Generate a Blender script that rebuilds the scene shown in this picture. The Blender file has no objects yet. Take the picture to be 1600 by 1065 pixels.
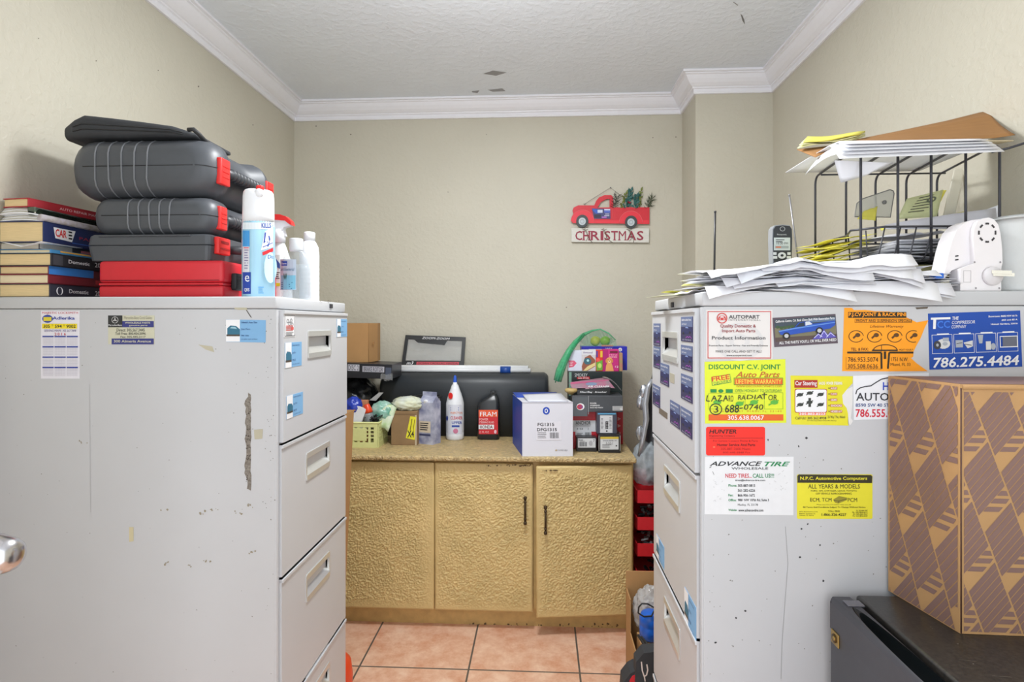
import bpy, bmesh, math, random
from mathutils import Vector as V, Matrix, noise
random.seed(7)
SC = bpy.context.scene
COL = SC.collection
PI = math.pi
# ------------------------------------------------------------ camera model (1600x1065)
F = 890.0
TH = math.atan(46/890)
CH = 1.26
_s, _c = math.sin(TH), math.cos(TH)
def ray(px, py):
    u = (px-800)/F; v = (505-py)/F
    return V((-_s+_c*u, _c+_s*u, v))
def at(px, py, Y):
    d = ray(px, py); t = Y/d.y
    return V((d.x*t, Y, CH+d.z*t))
def atX(px, py, X):
    d = ray(px, py); t = X/d.x
    return V((X, d.y*t, CH+d.z*t))
def atZ(px, py, Z):
    d = ray(px, py); t = (Z-CH)/d.z
    return V((d.x*t, d.y*t, Z))

# ------------------------------------------------------------ materials
def lin(c):
    c = c/255.0
    return c/12.92 if c <= .04045 else ((c+.055)/1.055)**2.4
_mats = {}
def M(name, rgb, rough=.5, metal=0., var=.04, vs=60., bump=None, alpha=1., trans=0., spec=.5, rgb2=None, emit=0., stretch=None):
    key = (name, rgb)
    if key in _mats: return _mats[key]
    m = bpy.data.materials.new(name); m.use_nodes = True
    nt = m.node_tree; N = nt.nodes; L = nt.links
    b = N['Principled BSDF']
    col = [lin(x) for x in rgb]+[1]
    b.inputs['Roughness'].default_value = rough
    b.inputs['Metallic'].default_value = metal
    b.inputs['Specular IOR Level'].default_value = spec
    b.inputs['Alpha'].default_value = alpha
    b.inputs['Transmission Weight'].default_value = trans
    tc = N.new('ShaderNodeTexCoord'); vec = tc.outputs['Object']
    if stretch:
        mp = N.new('ShaderNodeMapping'); mp.inputs['Scale'].default_value = stretch
        L.new(vec, mp.inputs['Vector']); vec = mp.outputs['Vector']
    if var > 0:
        nz = N.new('ShaderNodeTexNoise'); nz.inputs['Scale'].default_value = vs; nz.inputs['Detail'].default_value = 5
        L.new(vec, nz.inputs['Vector'])
        rp = N.new('ShaderNodeValToRGB')
        if rgb2: a, e = [lin(x) for x in rgb]+[1], [lin(x) for x in rgb2]+[1]
        else:
            a = [x*(1-var) for x in col[:3]]+[1]; e = [min(1, x*(1+var)) for x in col[:3]]+[1]
        rp.color_ramp.elements[0].position = .3; rp.color_ramp.elements[1].position = .7
        rp.color_ramp.elements[0].color = a; rp.color_ramp.elements[1].color = e
        L.new(nz.outputs['Fac'], rp.inputs['Fac']); L.new(rp.outputs['Color'], b.inputs['Base Color'])
    else:
        b.inputs['Base Color'].default_value = col
    if emit:
        b.inputs['Emission Color'].default_value = col; b.inputs['Emission Strength'].default_value = emit
    if bump:
        kind, sc, st, dist = bump
        bp = N.new('ShaderNodeBump'); bp.inputs['Strength'].default_value = st; bp.inputs['Distance'].default_value = dist
        if kind == 'noise':
            t = N.new('ShaderNodeTexNoise'); t.inputs['Scale'].default_value = sc; t.inputs['Detail'].default_value = 3
            L.new(vec, t.inputs['Vector']); o = t.outputs['Fac']
        elif kind == 'peel':
            t = N.new('ShaderNodeTexNoise'); t.inputs['Scale'].default_value = sc; t.inputs['Detail'].default_value = 2
            L.new(vec, t.inputs['Vector'])
            r = N.new('ShaderNodeValToRGB'); r.color_ramp.elements[0].position = .45; r.color_ramp.elements[1].position = .62
            L.new(t.outputs['Fac'], r.inputs['Fac']); o = r.outputs['Color']
        else:
            n2 = N.new('ShaderNodeTexNoise'); n2.inputs['Scale'].default_value = sc*.6; n2.inputs['Detail'].default_value = 2
            L.new(vec, n2.inputs['Vector'])
            mx = N.new('ShaderNodeMix'); mx.data_type = 'RGBA'; mx.blend_type = 'LINEAR_LIGHT'; mx.inputs[0].default_value = .03
            L.new(vec, mx.inputs[6]); L.new(n2.outputs['Color'], mx.inputs[7])
            t = N.new('ShaderNodeTexVoronoi'); t.feature = 'SMOOTH_F1'; t.inputs['Scale'].default_value = sc
            L.new(mx.outputs[2], t.inputs['Vector']); o = t.outputs['Distance']
        L.new(o, bp.inputs['Height']); L.new(bp.outputs['Normal'], b.inputs['Normal'])
    _mats[key] = m
    return m
def ink(*c):
    return M('print ink %d %d %d' % c, c, .55, var=.02)

# ------------------------------------------------------------ mesh builder (world coordinates)
WL = {}
_tc = {}
def textmesh(s, bold, shear):
    k = (s, bold, shear)
    if k not in _tc:
        cu = bpy.data.curves.new('t', 'FONT'); cu.body = s; cu.resolution_u = 2; cu.offset = bold; cu.shear = shear
        ob = bpy.data.objects.new('t', cu)
        me = bpy.data.meshes.new_from_object(ob)
        vs = [(v.co.x, v.co.y) for v in me.vertices]; fs = [tuple(p.vertices) for p in me.polygons]
        bpy.data.objects.remove(ob); bpy.data.curves.remove(cu); bpy.data.meshes.remove(me)
        _tc[k] = (vs, fs)
    return _tc[k]
class MB:
    def __init__(s): s.v = []; s.f = []; s.m = []; s.sm = []; s.mats = []; s.T = None
    def mi(s, m):
        if m not in s.mats: s.mats.append(m)
        return s.mats.index(m)
    def add(s, vs, fs, m, sm=False):
        o = len(s.v); k = s.mi(m)
        if s.T is not None: vs = [s.T @ V(p) for p in vs]
        s.v += [tuple(p) for p in vs]
        for f in fs: s.f.append([o+i for i in f]); s.m.append(k); s.sm.append(sm)
    def box(s, c, size, m, r=0, seg=2, R=None, sm=None):
        bm = bmesh.new(); bmesh.ops.create_cube(bm, size=1)
        for v in bm.verts: v.co = V((v.co.x*size[0], v.co.y*size[1], v.co.z*size[2]))
        if r: bmesh.ops.bevel(bm, geom=bm.edges[:], offset=r, segments=seg, affect='EDGES', profile=.5)
        bm.verts.index_update()
        vs = [((R @ v.co) if R else v.co)+V(c) for v in bm.verts]
        s.add(vs, [[v.index for v in f.verts] for f in bm.faces], m, (r > .0025) if sm is None else sm); bm.free()
    def bx(s, x0, x1, y0, y1, z0, z1, m, r=0, seg=2):
        s.box(((x0+x1)/2, (y0+y1)/2, (z0+z1)/2), (abs(x1-x0), abs(y1-y0), abs(z1-z0)), m, r, seg)
    def loft(s, loops, m, cap=True, sm=True, close=True):
        n = len(loops[0]); vs = [p for l in loops for p in l]; fs = []
        for i in range(len(loops)-1):
            for j in range(n if close else n-1):
                a = i*n+j; b = i*n+(j+1) % n
                fs.append((a, b, b+n, a+n))
        if cap: fs.append(tuple(range(n-1, -1, -1))); fs.append(tuple(range((len(loops)-1)*n, len(loops)*n)))
        s.add(vs, fs, m, sm)
    def lathe(s, prof, m, c=(0, 0, 0), n=28, sx=1, sy=1, sm=True, R=None):
        c = V(c); loops = []
        for r, z in prof:
            r = max(r, 1e-4)
            l = [V((r*sx*math.cos(2*PI*i/n), r*sy*math.sin(2*PI*i/n), z)) for i in range(n)]
            loops.append([c+((R @ p) if R else p) for p in l])
        s.loft(loops, m, True, sm)
    def tube(s, pts, r, m, n=6, closed=False, sm=True):
        pts = [V(p) for p in pts]; k = len(pts); loops = []; up = None
        for i, p in enumerate(pts):
            a = pts[(i-1) % k] if (closed or i > 0) else p; b = pts[(i+1) % k] if (closed or i < k-1) else p
            t = (b-a).normalized() if (b-a).length > 1e-9 else V((0, 0, 1))
            if up is None:
                up = V((0, 0, 1)) if abs(t.z) < .9 else V((1, 0, 0))
            up = (up-t*up.dot(t)).normalized(); w = t.cross(up)
            rr = r[i] if isinstance(r, (list, tuple)) else r
            loops.append([p+(up*math.cos(2*PI*j/n)+w*math.sin(2*PI*j/n))*rr for j in range(n)])
        if closed: loops.append(loops[0])
        s.loft(loops, m, not closed, sm)
    def prism(s, pts, h, m, sm=False):
        pts = [V(p) for p in pts]; h = V(h); n = len(pts)
        fs = [tuple(range(n)), tuple(range(2*n-1, n-1, -1))]+[(i, i+n, (i+1) % n+n, (i+1) % n) for i in range(n)]
        s.add(pts+[p+h for p in pts], fs, m, sm)
    def grid(s, fn, nu, nv, m, th=(0, 0, -.0006), sm=True):
        vs = [V(fn(i/nu, j/nv)) for j in range(nv+1) for i in range(nu+1)]; n = len(vs); th = V(th); w = nu+1
        fs = []
        for j in range(nv):
            for i in range(nu):
                a = j*w+i; fs.append((a, a+1, a+1+w, a+w)); fs.append((a+n, a+w+n, a+1+w+n, a+1+n))
        rim = [i for i in range(nu)]+[nu+j*w for j in range(nv)]+[nv*w+i for i in range(nu, 0, -1)]+[j*w for j in range(nv, 0, -1)]
        for i in range(len(rim)):
            a, b = rim[i], rim[(i+1) % len(rim)]; fs.append((a, a+n, b+n, b))
        s.add(vs+[v+th for v in vs], fs, m, sm)
    def blob(s, c, rad, m, seed=0, amp=.25, freq=2.5, sub=4, floor=None, sm=True, sharp=True):
        bm = bmesh.new(); bmesh.ops.create_icosphere(bm, subdivisions=sub, radius=1); c = V(c); vs = []
        for v in bm.verts:
            p = v.co.copy(); q = p*freq+V((seed*7.3, seed*3.1, seed*1.7))
            n = noise.noise(q); n2 = noise.noise(q*2.3)
            d = 1+amp*((1-abs(n)*2.2) if sharp else n)*.7+amp*.45*((1-2*abs(n2)) if sharp else n2)
            w = c+V((p.x*rad[0], p.y*rad[1], p.z*rad[2]))*d
            if floor is not None and w.z < floor: w.z = floor
            vs.append(w)
        bm.verts.index_update()
        s.add(vs, [[v.index for v in f.verts] for f in bm.faces], m, sm); bm.free()
    def build(s, name, parent=None, label=None, cat=None, group=None, kind=None):
        me = bpy.data.meshes.new(name)
        if parent is None:
            xs = [p[0] for p in s.v]; ys = [p[1] for p in s.v]; zs = [p[2] for p in s.v]
            o = V(((min(xs)+max(xs))/2, (min(ys)+max(ys))/2, min(zs)))
        else: o = WL[parent]
        me.from_pydata([V(p)-o for p in s.v], [], s.f)
        for m in s.mats: me.materials.append(m)
        me.polygons.foreach_set('material_index', s.m); me.polygons.foreach_set('use_smooth', s.sm)
        bm = bmesh.new(); bm.from_mesh(me); bmesh.ops.recalc_face_normals(bm, faces=bm.faces[:]); bm.to_mesh(me); bm.free()
        me.validate(); me.update()
        ob = bpy.data.objects.new(name, me); COL.objects.link(ob); WL[ob] = o
        if parent is None: ob.location = o
        else: ob.parent = parent
        tag(ob, label, cat, group, kind)
        return ob
def tag(ob, label=None, cat=None, group=None, kind=None):
    if label: ob['label'] = label
    if cat: ob['category'] = cat
    if group: ob['group'] = group
    if kind: ob['kind'] = kind
def thing(name, label, cat, loc, group=None):
    o = bpy.data.objects.new(name, None); COL.objects.link(o); o.location = V(loc); o.empty_display_size = .03
    WL[o] = V(loc); tag(o, label, cat, group)
    return o
def clip(poly, x0, x1, y0, y1):
    for ax, lim, sg2 in ((0, x0, 1), (0, x1, -1), (1, y0, 1), (1, y1, -1)):
        o = []
        for i in range(len(poly)):
            p, r = poly[i], poly[(i+1) % len(poly)]; ip_, ir = sg2*(p[ax]-lim) >= 0, sg2*(r[ax]-lim) >= 0
            if ip_: o.append(p)
            if ip_ != ir:
                k = (lim-p[ax])/(r[ax]-p[ax]); o.append((p[0]+(r[0]-p[0])*k, p[1]+(r[1]-p[1])*k))
        poly = o
        if len(poly) < 3: return None
    return poly
class Pr:
    """prints flat shapes on a surface: mp maps 2-D sheet coordinates (v down) to the surface"""
    def __init__(s, mb, mp, n, e=.0004, k=(0, 0, 1)):
        s.mb = mb; s.mp = mp; s.n = V(n).normalized(); s.e = e; s.lay = 1; s.k = k; s.rot = None; s.cur = 0; s.sub = 0
    def P(s, x, y):
        if s.rot:
            cx, cy, a = s.rot; dx, dy = x-cx, y-cy
            x, y = cx+dx*math.cos(a)-dy*math.sin(a), cy+dx*math.sin(a)+dy*math.cos(a)
        return V(s.mp(s.k[0]+x*s.k[2], s.k[1]+y*s.k[2]))+s.n*s.e*(s.lay+s.sub*.11)
    def up(s): s.lay += 1; s.sub = 0
    def nx(s): s.sub = (s.sub+1) % 8
    def poly(s, pts, m):
        s.nx()
        if s.cur:
            x0, x1 = min(p[0] for p in pts), max(p[0] for p in pts); n = max(1, int((x1-x0)/s.cur)+1); w = (x1-x0)/n
            for i in range(n):
                p = clip(pts, x0+i*w, x0+(i+1)*w, -1e6, 1e6)
                if p and len(p) > 2: s.mb.add([s.P(*t) for t in p], [tuple(range(len(p)))], m)
            return s
        s.mb.add([s.P(*p) for p in pts], [tuple(range(len(pts)))], m); return s
    def rect(s, x0, y0, x1, y1, m, nx=1):
        s.nx(); vs = []; fs = []
        for i in range(nx+1):
            x = x0+(x1-x0)*i/nx; vs += [s.P(x, y0), s.P(x, y1)]
        for i in range(nx): fs.append((2*i, 2*i+1, 2*i+3, 2*i+2))
        s.mb.add(vs, fs, m); return s
    def frame(s, x0, y0, x1, y1, t, m):
        s.rect(x0, y0, x1, y0+t, m); s.rect(x0, y1-t, x1, y1, m); s.rect(x0, y0, x0+t, y1, m); s.rect(x1-t, y0, x1, y1, m); return s
    def oval(s, cx, cy, rx, ry, m, n=24):
        return s.poly([(cx+rx*math.cos(2*PI*i/n), cy+ry*math.sin(2*PI*i/n)) for i in range(n)], m)
    def ring(s, cx, cy, rx, ry, t, m, n=28, a0=0, a1=2*PI):
        s.nx(); vs = []; fs = []
        for i in range(n+1):
            a = a0+(a1-a0)*i/n; c, d = math.cos(a), math.sin(a)
            vs += [s.P(cx+rx*c, cy+ry*d), s.P(cx+(rx-t)*c, cy+(ry-t)*d)]
        for i in range(n): fs.append((2*i, 2*i+1, 2*i+3, 2*i+2))
        s.mb.add(vs, fs, m); return s
    def line(s, pts, t, m):
        for (a, b), (c, d) in zip(pts, pts[1:]):
            l = math.hypot(c-a, d-b) or 1; nx, ny = -(d-b)/l*t/2, (c-a)/l*t/2
            s.poly([(a+nx, b+ny), (c+nx, d+ny), (c-nx, d-ny), (a-nx, b-ny)], m)
        return s
    def text(s, x0, y0, x1, y1, t, m, bold=.0, shear=0.):
        s.nx(); vs, fs = textmesh(t, 0. if 'M' in t else bold*.7, shear)
        if not vs: return s
        ax = min(v[0] for v in vs); bx = max(v[0] for v in vs); ay = min(v[1] for v in vs); by = max(v[1] for v in vs)
        s.mb.add([s.P(x0+(v[0]-ax)/max(bx-ax, 1e-6)*(x1-x0), y1-(v[1]-ay)/max(by-ay, 1e-6)*(y1-y0)) for v in vs], fs, m); return s
    def bars(s, x0, y0, x1, y1, m, n=14, seed=1):
        rn = random.Random(seed); x = x0; w = (x1-x0)/n/1.5
        while x < x1-w:
            a = w*rn.uniform(.3, 1); s.rect(x, y0, x+a, y1, m); x += a+w*rn.uniform(.4, .9)
        return s
    def lines(s, x0, y0, x1, n, step, h, m, seed=1, ragged=.3):
        rn = random.Random(seed)
        for i in range(n): s.rect(x0, y0+i*step, x0+(x1-x0)*(1-rn.random()*ragged), y0+i*step+h, m)
        return s
def frm(o, u, v):
    o, u, v = V(o), V(u), V(v)
    return lambda a, b: o+u*a+v*b
BLACK = ink(28, 28, 30); WHITE = ink(238, 238, 240); RED = ink(200, 30, 38); GREY = ink(120, 120, 122); DK = ink(50, 50, 54)
# ------------------------------------------------------------ the room
XL, XR, YB, YJ, XJ, ZC = -1.285, 1.052, 2.9, 2.65, .705, 2.395
wallm = M('cream orange peel paint', (199, 194, 178), .55, var=.02, vs=4, bump=('peel', 55, .35, .0015))
ceilm = M('white knockdown ceiling', (232, 238, 246), .8, var=.02, vs=5, bump=('peel', 38, .42, .0025))
crownm = M('white crown moulding paint', (240, 240, 246), .35, var=.01)
def struct(name, mb): return mb.build(name, None, None, None, None, 'structure')
b = MB(); b.bx(XL-.1, XL, -.4, YB+.1, 0, ZC, wallm)
q = Pr(b, lambda x, y: atX(x, y, XL), (1, 0, 0), .0004)
for (x, y, r) in ((310, 135, 1.4), (247, 110, 1), (395, 195, 1), (60, 60, 1), (150, 95, 1)): q.oval(x, y, r, r, ink(120, 112, 100), 6)
struct('wall_left', b)
b = MB(); b.bx(XL, XJ+.1, YB, YB+.1, 0, ZC, wallm)
q = Pr(b, lambda x, y: at(x, y, YB), (0, -1, 0), .0004)
for (x, y, r) in ((548, 210, 1.3), (494, 197, 1.2), (760, 210, .8), (700, 300, .8), (885, 480, 1), (1020, 215, 1), (1056, 214, 1.2), (640, 420, .8)): q.oval(x, y, r, r*.8, ink(120, 112, 100), 6)
struct('wall_back', b)
b = MB(); b.bx(XJ, XR+.1, YJ, YB, 0, ZC, wallm); struct('wall_corner', b)
b = MB(); b.bx(XR, XR+.1, -.4, YJ, 0, ZC, wallm)
struct('wall_right', b)
b = MB(); b.bx(XL-.1, XR+.1, -.4, YB+.1, ZC, ZC+.08, ceilm)
q = Pr(b, lambda x, y: atZ(x, y, ZC), (0, 0, -1), .0006); st = ink(150, 150, 152)
q.line([(1146, 3), (1153, 8)], 1.4, st); q.poly([(1157, 21), (1160, 24), (1163, 31), (1164, 38), (1160, 32)], ink(120, 120, 122))
q.poly([(755, 115), (770, 110), (792, 113), (775, 118)], st); q.poly([(762, 140), (785, 138), (790, 142), (770, 143)], st)
q.poly([(737, 142), (749, 141), (746, 145), (738, 144)], st)
struct('ceiling', b)
# floor tiles
tm = bpy.data.materials.new('terracotta tile'); tm.use_nodes = True
N = tm.node_tree.nodes; L = tm.node_tree.links; pb = N['Principled BSDF']; pb.inputs['Roughness'].default_value = .35
tc = N.new('ShaderNodeTexCoord'); mp = N.new('ShaderNodeMapping'); L.new(tc.outputs['Object'], mp.inputs['Vector'])
br = N.new('ShaderNodeTexBrick'); br.offset = 0; br.squash = 1
for k, v in (('Scale', 1), ('Mortar Size', .0035), ('Mortar Smooth', .1), ('Brick Width', .403), ('Row Height', .403), ('Bias', 0)): br.inputs[k].default_value = v
n1 = N.new('ShaderNodeTexNoise'); n1.inputs['Scale'].default_value = 14; n1.inputs['Detail'].default_value = 8; n1.inputs['Roughness'].default_value = .7
L.new(tc.outputs['Object'], n1.inputs['Vector'])
r1 = N.new('ShaderNodeValToRGB'); e = r1.color_ramp.elements
e[0].position = .32; e[0].color = [lin(x) for x in (212, 152, 120)]+[1]; e[1].position = .66; e[1].color = [lin(x) for x in (240, 204, 178)]+[1]
L.new(n1.outputs['Fac'], r1.inputs['Fac']); L.new(mp.outputs['Vector'], br.inputs['Vector'])
L.new(r1.outputs['Color'], br.inputs['Color1']); L.new(r1.outputs['Color'], br.inputs['Color2'])
br.inputs['Mortar'].default_value = [lin(x) for x in (98, 92, 86)]+[1]
L.new(br.outputs['Color'], pb.inputs['Base Color'])
bp = N.new('ShaderNodeBump'); bp.invert = True; bp.inputs['Distance'].default_value = .002; bp.inputs['Strength'].default_value = .6
L.new(br.outputs['Fac'], bp.inputs['Height']); L.new(bp.outputs['Normal'], pb.inputs['Normal'])
b = MB(); b.bx(XL-.1, XR+.1, -.4, YB+.1, -.06, 0, tm); fl = struct('floor', b)
g = atZ(746, 980, 0); g2 = atZ(745, 1046, 0)
mp.inputs['Location'].default_value = (fl.location.x-g.x+.403*4, fl.location.y-g2.y+.403*8, 0)
mp.inputs['Rotation'].default_value = (0, 0, .0)
# crown moulding: profile (away from wall, z)
PRO = [(0, 2.308), (.009, 2.308), (.012, 2.314), (.012, 2.328), (.018, 2.331), (.019, 2.336), (.024, 2.338), (.036, 2.348), (.047, 2.362), (.056, 2.377), (.062, 2.380), (.062, 2.384), (.072, 2.386), (.072, ZC+.002), (0, ZC+.002)]
def crown(nm, a, bb, n, ma, mb_):  # a->b along wall, n = inward normal; ma/mb_ = mitre along direction at each end (+1 shortens with depth)
    a, bb, n = V(a), V(bb), V(n); d = (bb-a).normalized(); m = MB()
    la = [a+n*p+d*(p*ma)+V((0, 0, z)) for p, z in PRO]; lb = [bb+n*p-d*(p*mb_)+V((0, 0, z)) for p, z in PRO]
    m.loft([la, lb], crownm, True, False); struct(nm, m)
crown('trim_1', (XL, -.4, 0), (XL, YB, 0), (1, 0, 0), 0, 1)
crown('trim_2', (XL, YB, 0), (XJ, YB, 0), (0, -1, 0), 1, 1)
crown('trim_3', (XJ, YB, 0), (XJ, YJ, 0), (-1, 0, 0), 1, -1)
crown('trim_4', (XJ, YJ, 0), (XR, YJ, 0), (0, -1, 0), -1, 1)
crown('trim_5', (XR, YJ, 0), (XR, -.4, 0), (-1, 0, 0), 1, 0)
# door standing open at the left, only its knob reaches into the photo
chrome = M('brushed nickel', (205, 203, 205), .22, 1, var=.02)
dm = M('white door paint', (228, 228, 230), .4, var=.01)
kp = at(26, 867, .70)
b = MB(); dx = kp.x-.064
b.bx(dx-.036, dx, -.07, .734, .012, 2.03, dm, .002)
for z0, z1 in ((.25, .85), (1.05, 1.85)):
    for y0, y1 in ((.02, .28), (.36, .60)): b.bx(dx-.001, dx+.005, y0, y1, z0, z1, dm, .004)
dr = struct('door_1', b)
b = MB(); Rk = Matrix.Rotation(PI/2, 3, 'Y')
b.lathe([(.030, -.002), (.030, .006), (.014, .010), (.013, .018), (.023, .023), (.0265, .029), (.0262, .036), (.024, .046), (.022, .054), (.019, .060), (.013, .065), (.005, .067)], chrome, (dx, .700, kp.z), 28, R=Rk)
b.build('door_knob', dr)

# ------------------------------------------------------------ file cabinets
cabm = M('light grey enamelled steel', (198, 199, 202), .38, var=.015, vs=6)
cabi = M('steel recess grey', (168, 169, 171), .5, var=.03)
alum = M('aluminium pull', (214, 214, 212), .3, .6, var=.02)
chip = ink(122, 120, 114); rust = ink(96, 86, 74); tape = ink(186, 180, 158)
TOP = 1.3215
SEAM_L = [1.293, .982, .672, .361, .05]; SEAM_R = [1.293, .963, .637, .311, .03]
def file_cabinet(label, Xf, Y0, W, D, sg, opens):
    SEAM = SEAM_L if sg > 0 else SEAM_R
    Y1 = Y0+W; t = thing('file_cabinet', label, 'file cabinet', (Xf-sg*D/2, Y0+W/2, 0))
    b = MB(); xb = Xf-sg*D
    b.bx(xb, Xf-sg*.004, Y0, Y1-.0015, 0, TOP-.0285, cabm, .002)
    b.bx(xb, Xf-sg*.001, Y0-.0012, Y1, TOP-.0275, TOP, cabm, .003)
    for yy in (Y0+.006, Y1-.006): b.bx(Xf-sg*.005, Xf-sg*.0005, yy-.006, yy+.006, .02, TOP-.03, cabm, .001)
    mb = b
    for i in range(4):
        z1, z0 = SEAM[i]-.003, SEAM[i+1]+.003; xo = Xf+sg*(.005+opens[i]); dr = MB(); th = .018
        ya, yb = Y0+.014, Y1-.014; hy0, hy1 = Y0+W/2-.078, Y0+W/2+.078; hz1 = z1-.052; hz0 = hz1-.064
        # front with a real opening
        for (p, q_, r_, s_) in ((ya, hy0, z0, z1), (hy1, yb, z0, z1), (hy0, hy1, z0, hz0), (hy0, hy1, hz1, z1)):
            dr.bx(xo-sg*th, xo, p, q_, r_, s_, cabm)
        dr.bx(xo-sg*.05, xo-sg*.046, hy0-.004, hy1+.004, hz0-.004, hz1+.004, cabi)
        for yy in (hy0-.002, hy1+.002): dr.bx(xo-sg*.048, xo-sg*.001, yy-.002, yy+.0021, hz0, hz1, cabi)
        dr.bx(xo-sg*.048, xo-sg*.001, hy0, hy1, hz0-.002, hz0, cabi); dr.bx(xo-sg*.048, xo-sg*.001, hy0, hy1, hz1, hz1+.002, cabi)
        dr.bx(xo-sg*th, xo+sg*.0035, ya, yb, z1-.008, z1, cabm, .001)
        if opens[i] > .002: dr.bx(xo-sg*.08, xo-sg*th, ya+.02, yb-.02, z0+.02, z1-.02, cabi)
        d = dr.build('drawer', t)
        h = MB()
        # grip: sloped lip along the lower half, flat label band along the top
        A = [(xo+sg*.003, hz0-.003), (xo+sg*.003, hz0+.010), (xo-sg*.010, hz0+.026), (xo-sg*.014, hz0+.024), (xo-sg*.006, hz0+.006), (xo-sg*.006, hz0-.003)]
        h.prism([(x, hy0, z) for x, z in A], (0, hy1-hy0, 0), alum)
        h.bx(xo-sg*.008, xo+sg*.0025, hy0, hy1, hz1-.012, hz1+.003, alum, .001)
        for yy in (hy0, hy1): h.bx(xo-sg*.004, xo+sg*.002, yy-.0025, yy+.0025, hz0, hz1, alum)
        h.build('handle', d, 'bright metal recessed pull')
    return t, b
LX, LY, LW, LD = -.603, 1.27, .457, .675
RX, RY, RW, RD = .3105, 1.125, .457, .70
lt, lb = file_cabinet('grey four drawer steel file cabinet on the left, tool cases on top', LX, LY, LW, LD, 1, (.004, 0, 0, 0))
q = Pr(lb, lambda x, y: at(x, y, LY), (0, -1, 0), .0003)
rn = random.Random(3)
def speck(q, x, y, r, m, n=6):
    q.poly([(x+r*rn.uniform(.4, 1.3)*math.cos(2*PI*i/n), y+r*rn.uniform(.4, 1.2)*math.sin(2*PI*i/n)) for i in range(n)], m)
for i in range(70): speck(q, rn.uniform(5, 425), rn.choice((rn.uniform(490, 700), rn.uniform(700, 1055))), rn.uniform(.4, 1.1), chip)
for i in range(34): speck(q, rn.uniform(412, 430), rn.uniform(490, 1060), rn.uniform(.5, 1.3), chip)
for i in range(26): speck(q, rn.uniform(5, 428), rn.uniform(466, 481), rn.uniform(.5, 1.5), chip)
sc = []
for y in range(613, 768, 6): sc.append((384+rn.uniform(-2.2, 1.4)+(3 if y < 625 else 0)+(4 if y > 745 else 0), y))
for y in range(766, 612, -6): sc.append((392.3+rn.uniform(-.8, .8), y))
q.poly(sc, M('scraped bare metal', (150, 143, 134), .6, var=.4, vs=260, rgb2=(106, 97, 88)))
q.up(); sr = ink(72, 62, 55)
for i in range(46): speck(q, rn.uniform(384.5, 391.5), rn.uniform(622, 752), rn.uniform(.6, 1.5), sr, 7)
for (x, y) in ((259, 795), (318, 800), (334, 797), (372, 800), (391, 790), (262, 880), (322, 874), (300, 885), (396, 862), (130, 690)): 
    for k in range(4): speck(q, x+rn.uniform(-8, 8), y+rn.uniform(-3, 3), rn.uniform(.8, 2.2), ink(150, 140, 118))
q.poly([(366, 482), (371, 469), (378, 470), (385, 479), (387, 484), (372, 484)], tape); q.poly([(310, 538), (332, 541), (335, 550), (322, 546)], tape)
q.poly([(397, 671), (411, 670), (410, 685), (398, 686)], tape); q.poly([(202, 823), (209, 823), (209, 845), (202, 846)], ink(206, 196, 160))
q.line([(385, 484), (393, 496)], 1.2, sr); q.line([(140, 600), (142, 800)], .5, ink(180, 180, 182))
q2 = Pr(lb, lambda x, y: atX(x, y, LX), (1, 0, 0), .0003)
for i in range(12): speck(q2, rn.uniform(500, 540), rn.uniform(469, 473), rn.uniform(.4, 1), rust)
lb.build('body', lt)
def lock(t, X, sg, px, py):
    b = MB(); p = atX(px, py, X); b.bx(X-sg*.002, X+sg*.003, p.y-.009, p.y+.009, p.z-.006, p.z+.006, DK, .001); b.build('lock', t, 'small dark lock')
lock(lt, LX, 1, 517, 478)
rt, rb = file_cabinet('grey four drawer steel file cabinet on the right, covered in advertising cards', RX, RY, RW, RD, -1, (.004, 0, 0, 0))
q = Pr(rb, lambda x, y: at(x, y, RY), (0, -1, 0), .0003)
for i in range(60): speck(q, rn.uniform(1105, 1385), rn.uniform(690, 1055), rn.uniform(.5, 1.4), chip)
for i in range(26): speck(q, rn.uniform(1101, 1116), rn.uniform(490, 1055), rn.uniform(.4, 1.2), chip)
for i in range(34): speck(q, rn.uniform(1105, 1595), rn.uniform(459, 477), rn.uniform(.5, 1.4), chip)
for (x, y) in ((1250, 870), (1281, 851), (1262, 818), (1252, 826), (1164, 954), (1150, 965), (1118, 1003), (1286, 907), (1260, 684), (1248, 697), (1200, 687)): speck(q, x, y, 2, DK)
q.line([(1227, 822), (1231, 880), (1226, 945), (1222, 1000), (1220, 1060)], .7, ink(150, 150, 150)); q.poly([(1430, 480), (1450, 479), (1449, 482), (1432, 483)], rust)
rb.build('body', rt)
lock(rt, RX, -1, 1051, 476)
# ------------------------------------------------------------ cards and magnets stuck on the cabinets
def card(name, label, cat, mp, n, k, pts, base, draw=None, rot=None, th=.0006, group=None):
    b = MB(); q = Pr(b, mp, n, .00022, k); q.rot = rot
    q.lay = 0; P0 = [q.P(*p) for p in pts]
    b.prism([p-V(n)*.0002 for p in P0], V(n)*(th+.0003), base)
    q.lay = 5
    if draw: draw(q)
    return b.build(name, None, label, cat, group)
def R4(x0, y0, x1, y1): return [(x0, y0), (x1, y0), (x1, y1), (x0, y1)]
def rrect(x0, y0, x1, y1, r):
    o = []
    for cx, cy, a in ((x1-r, y0+r, -PI/2), (x1-r, y1-r, 0), (x0+r, y1-r, PI/2), (x0+r, y0+r, PI)):
        for i in range(5): o.append((cx+r*math.cos(a+i*PI/8), cy+r*math.sin(a+i*PI/8)))
    return o
pr = lambda x, y: at(x, y, RY)
pl = lambda x, y: at(x, y, LY)
NY = (0, -1, 0)
paper = M('white paper', (238, 238, 240), .65, var=.015)
KC = (1020, 450, 300/1331); KA = (1300, 460, 300/1452); KB = (1020, 640, 380/1600); KL = (0, 460, .35)
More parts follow.
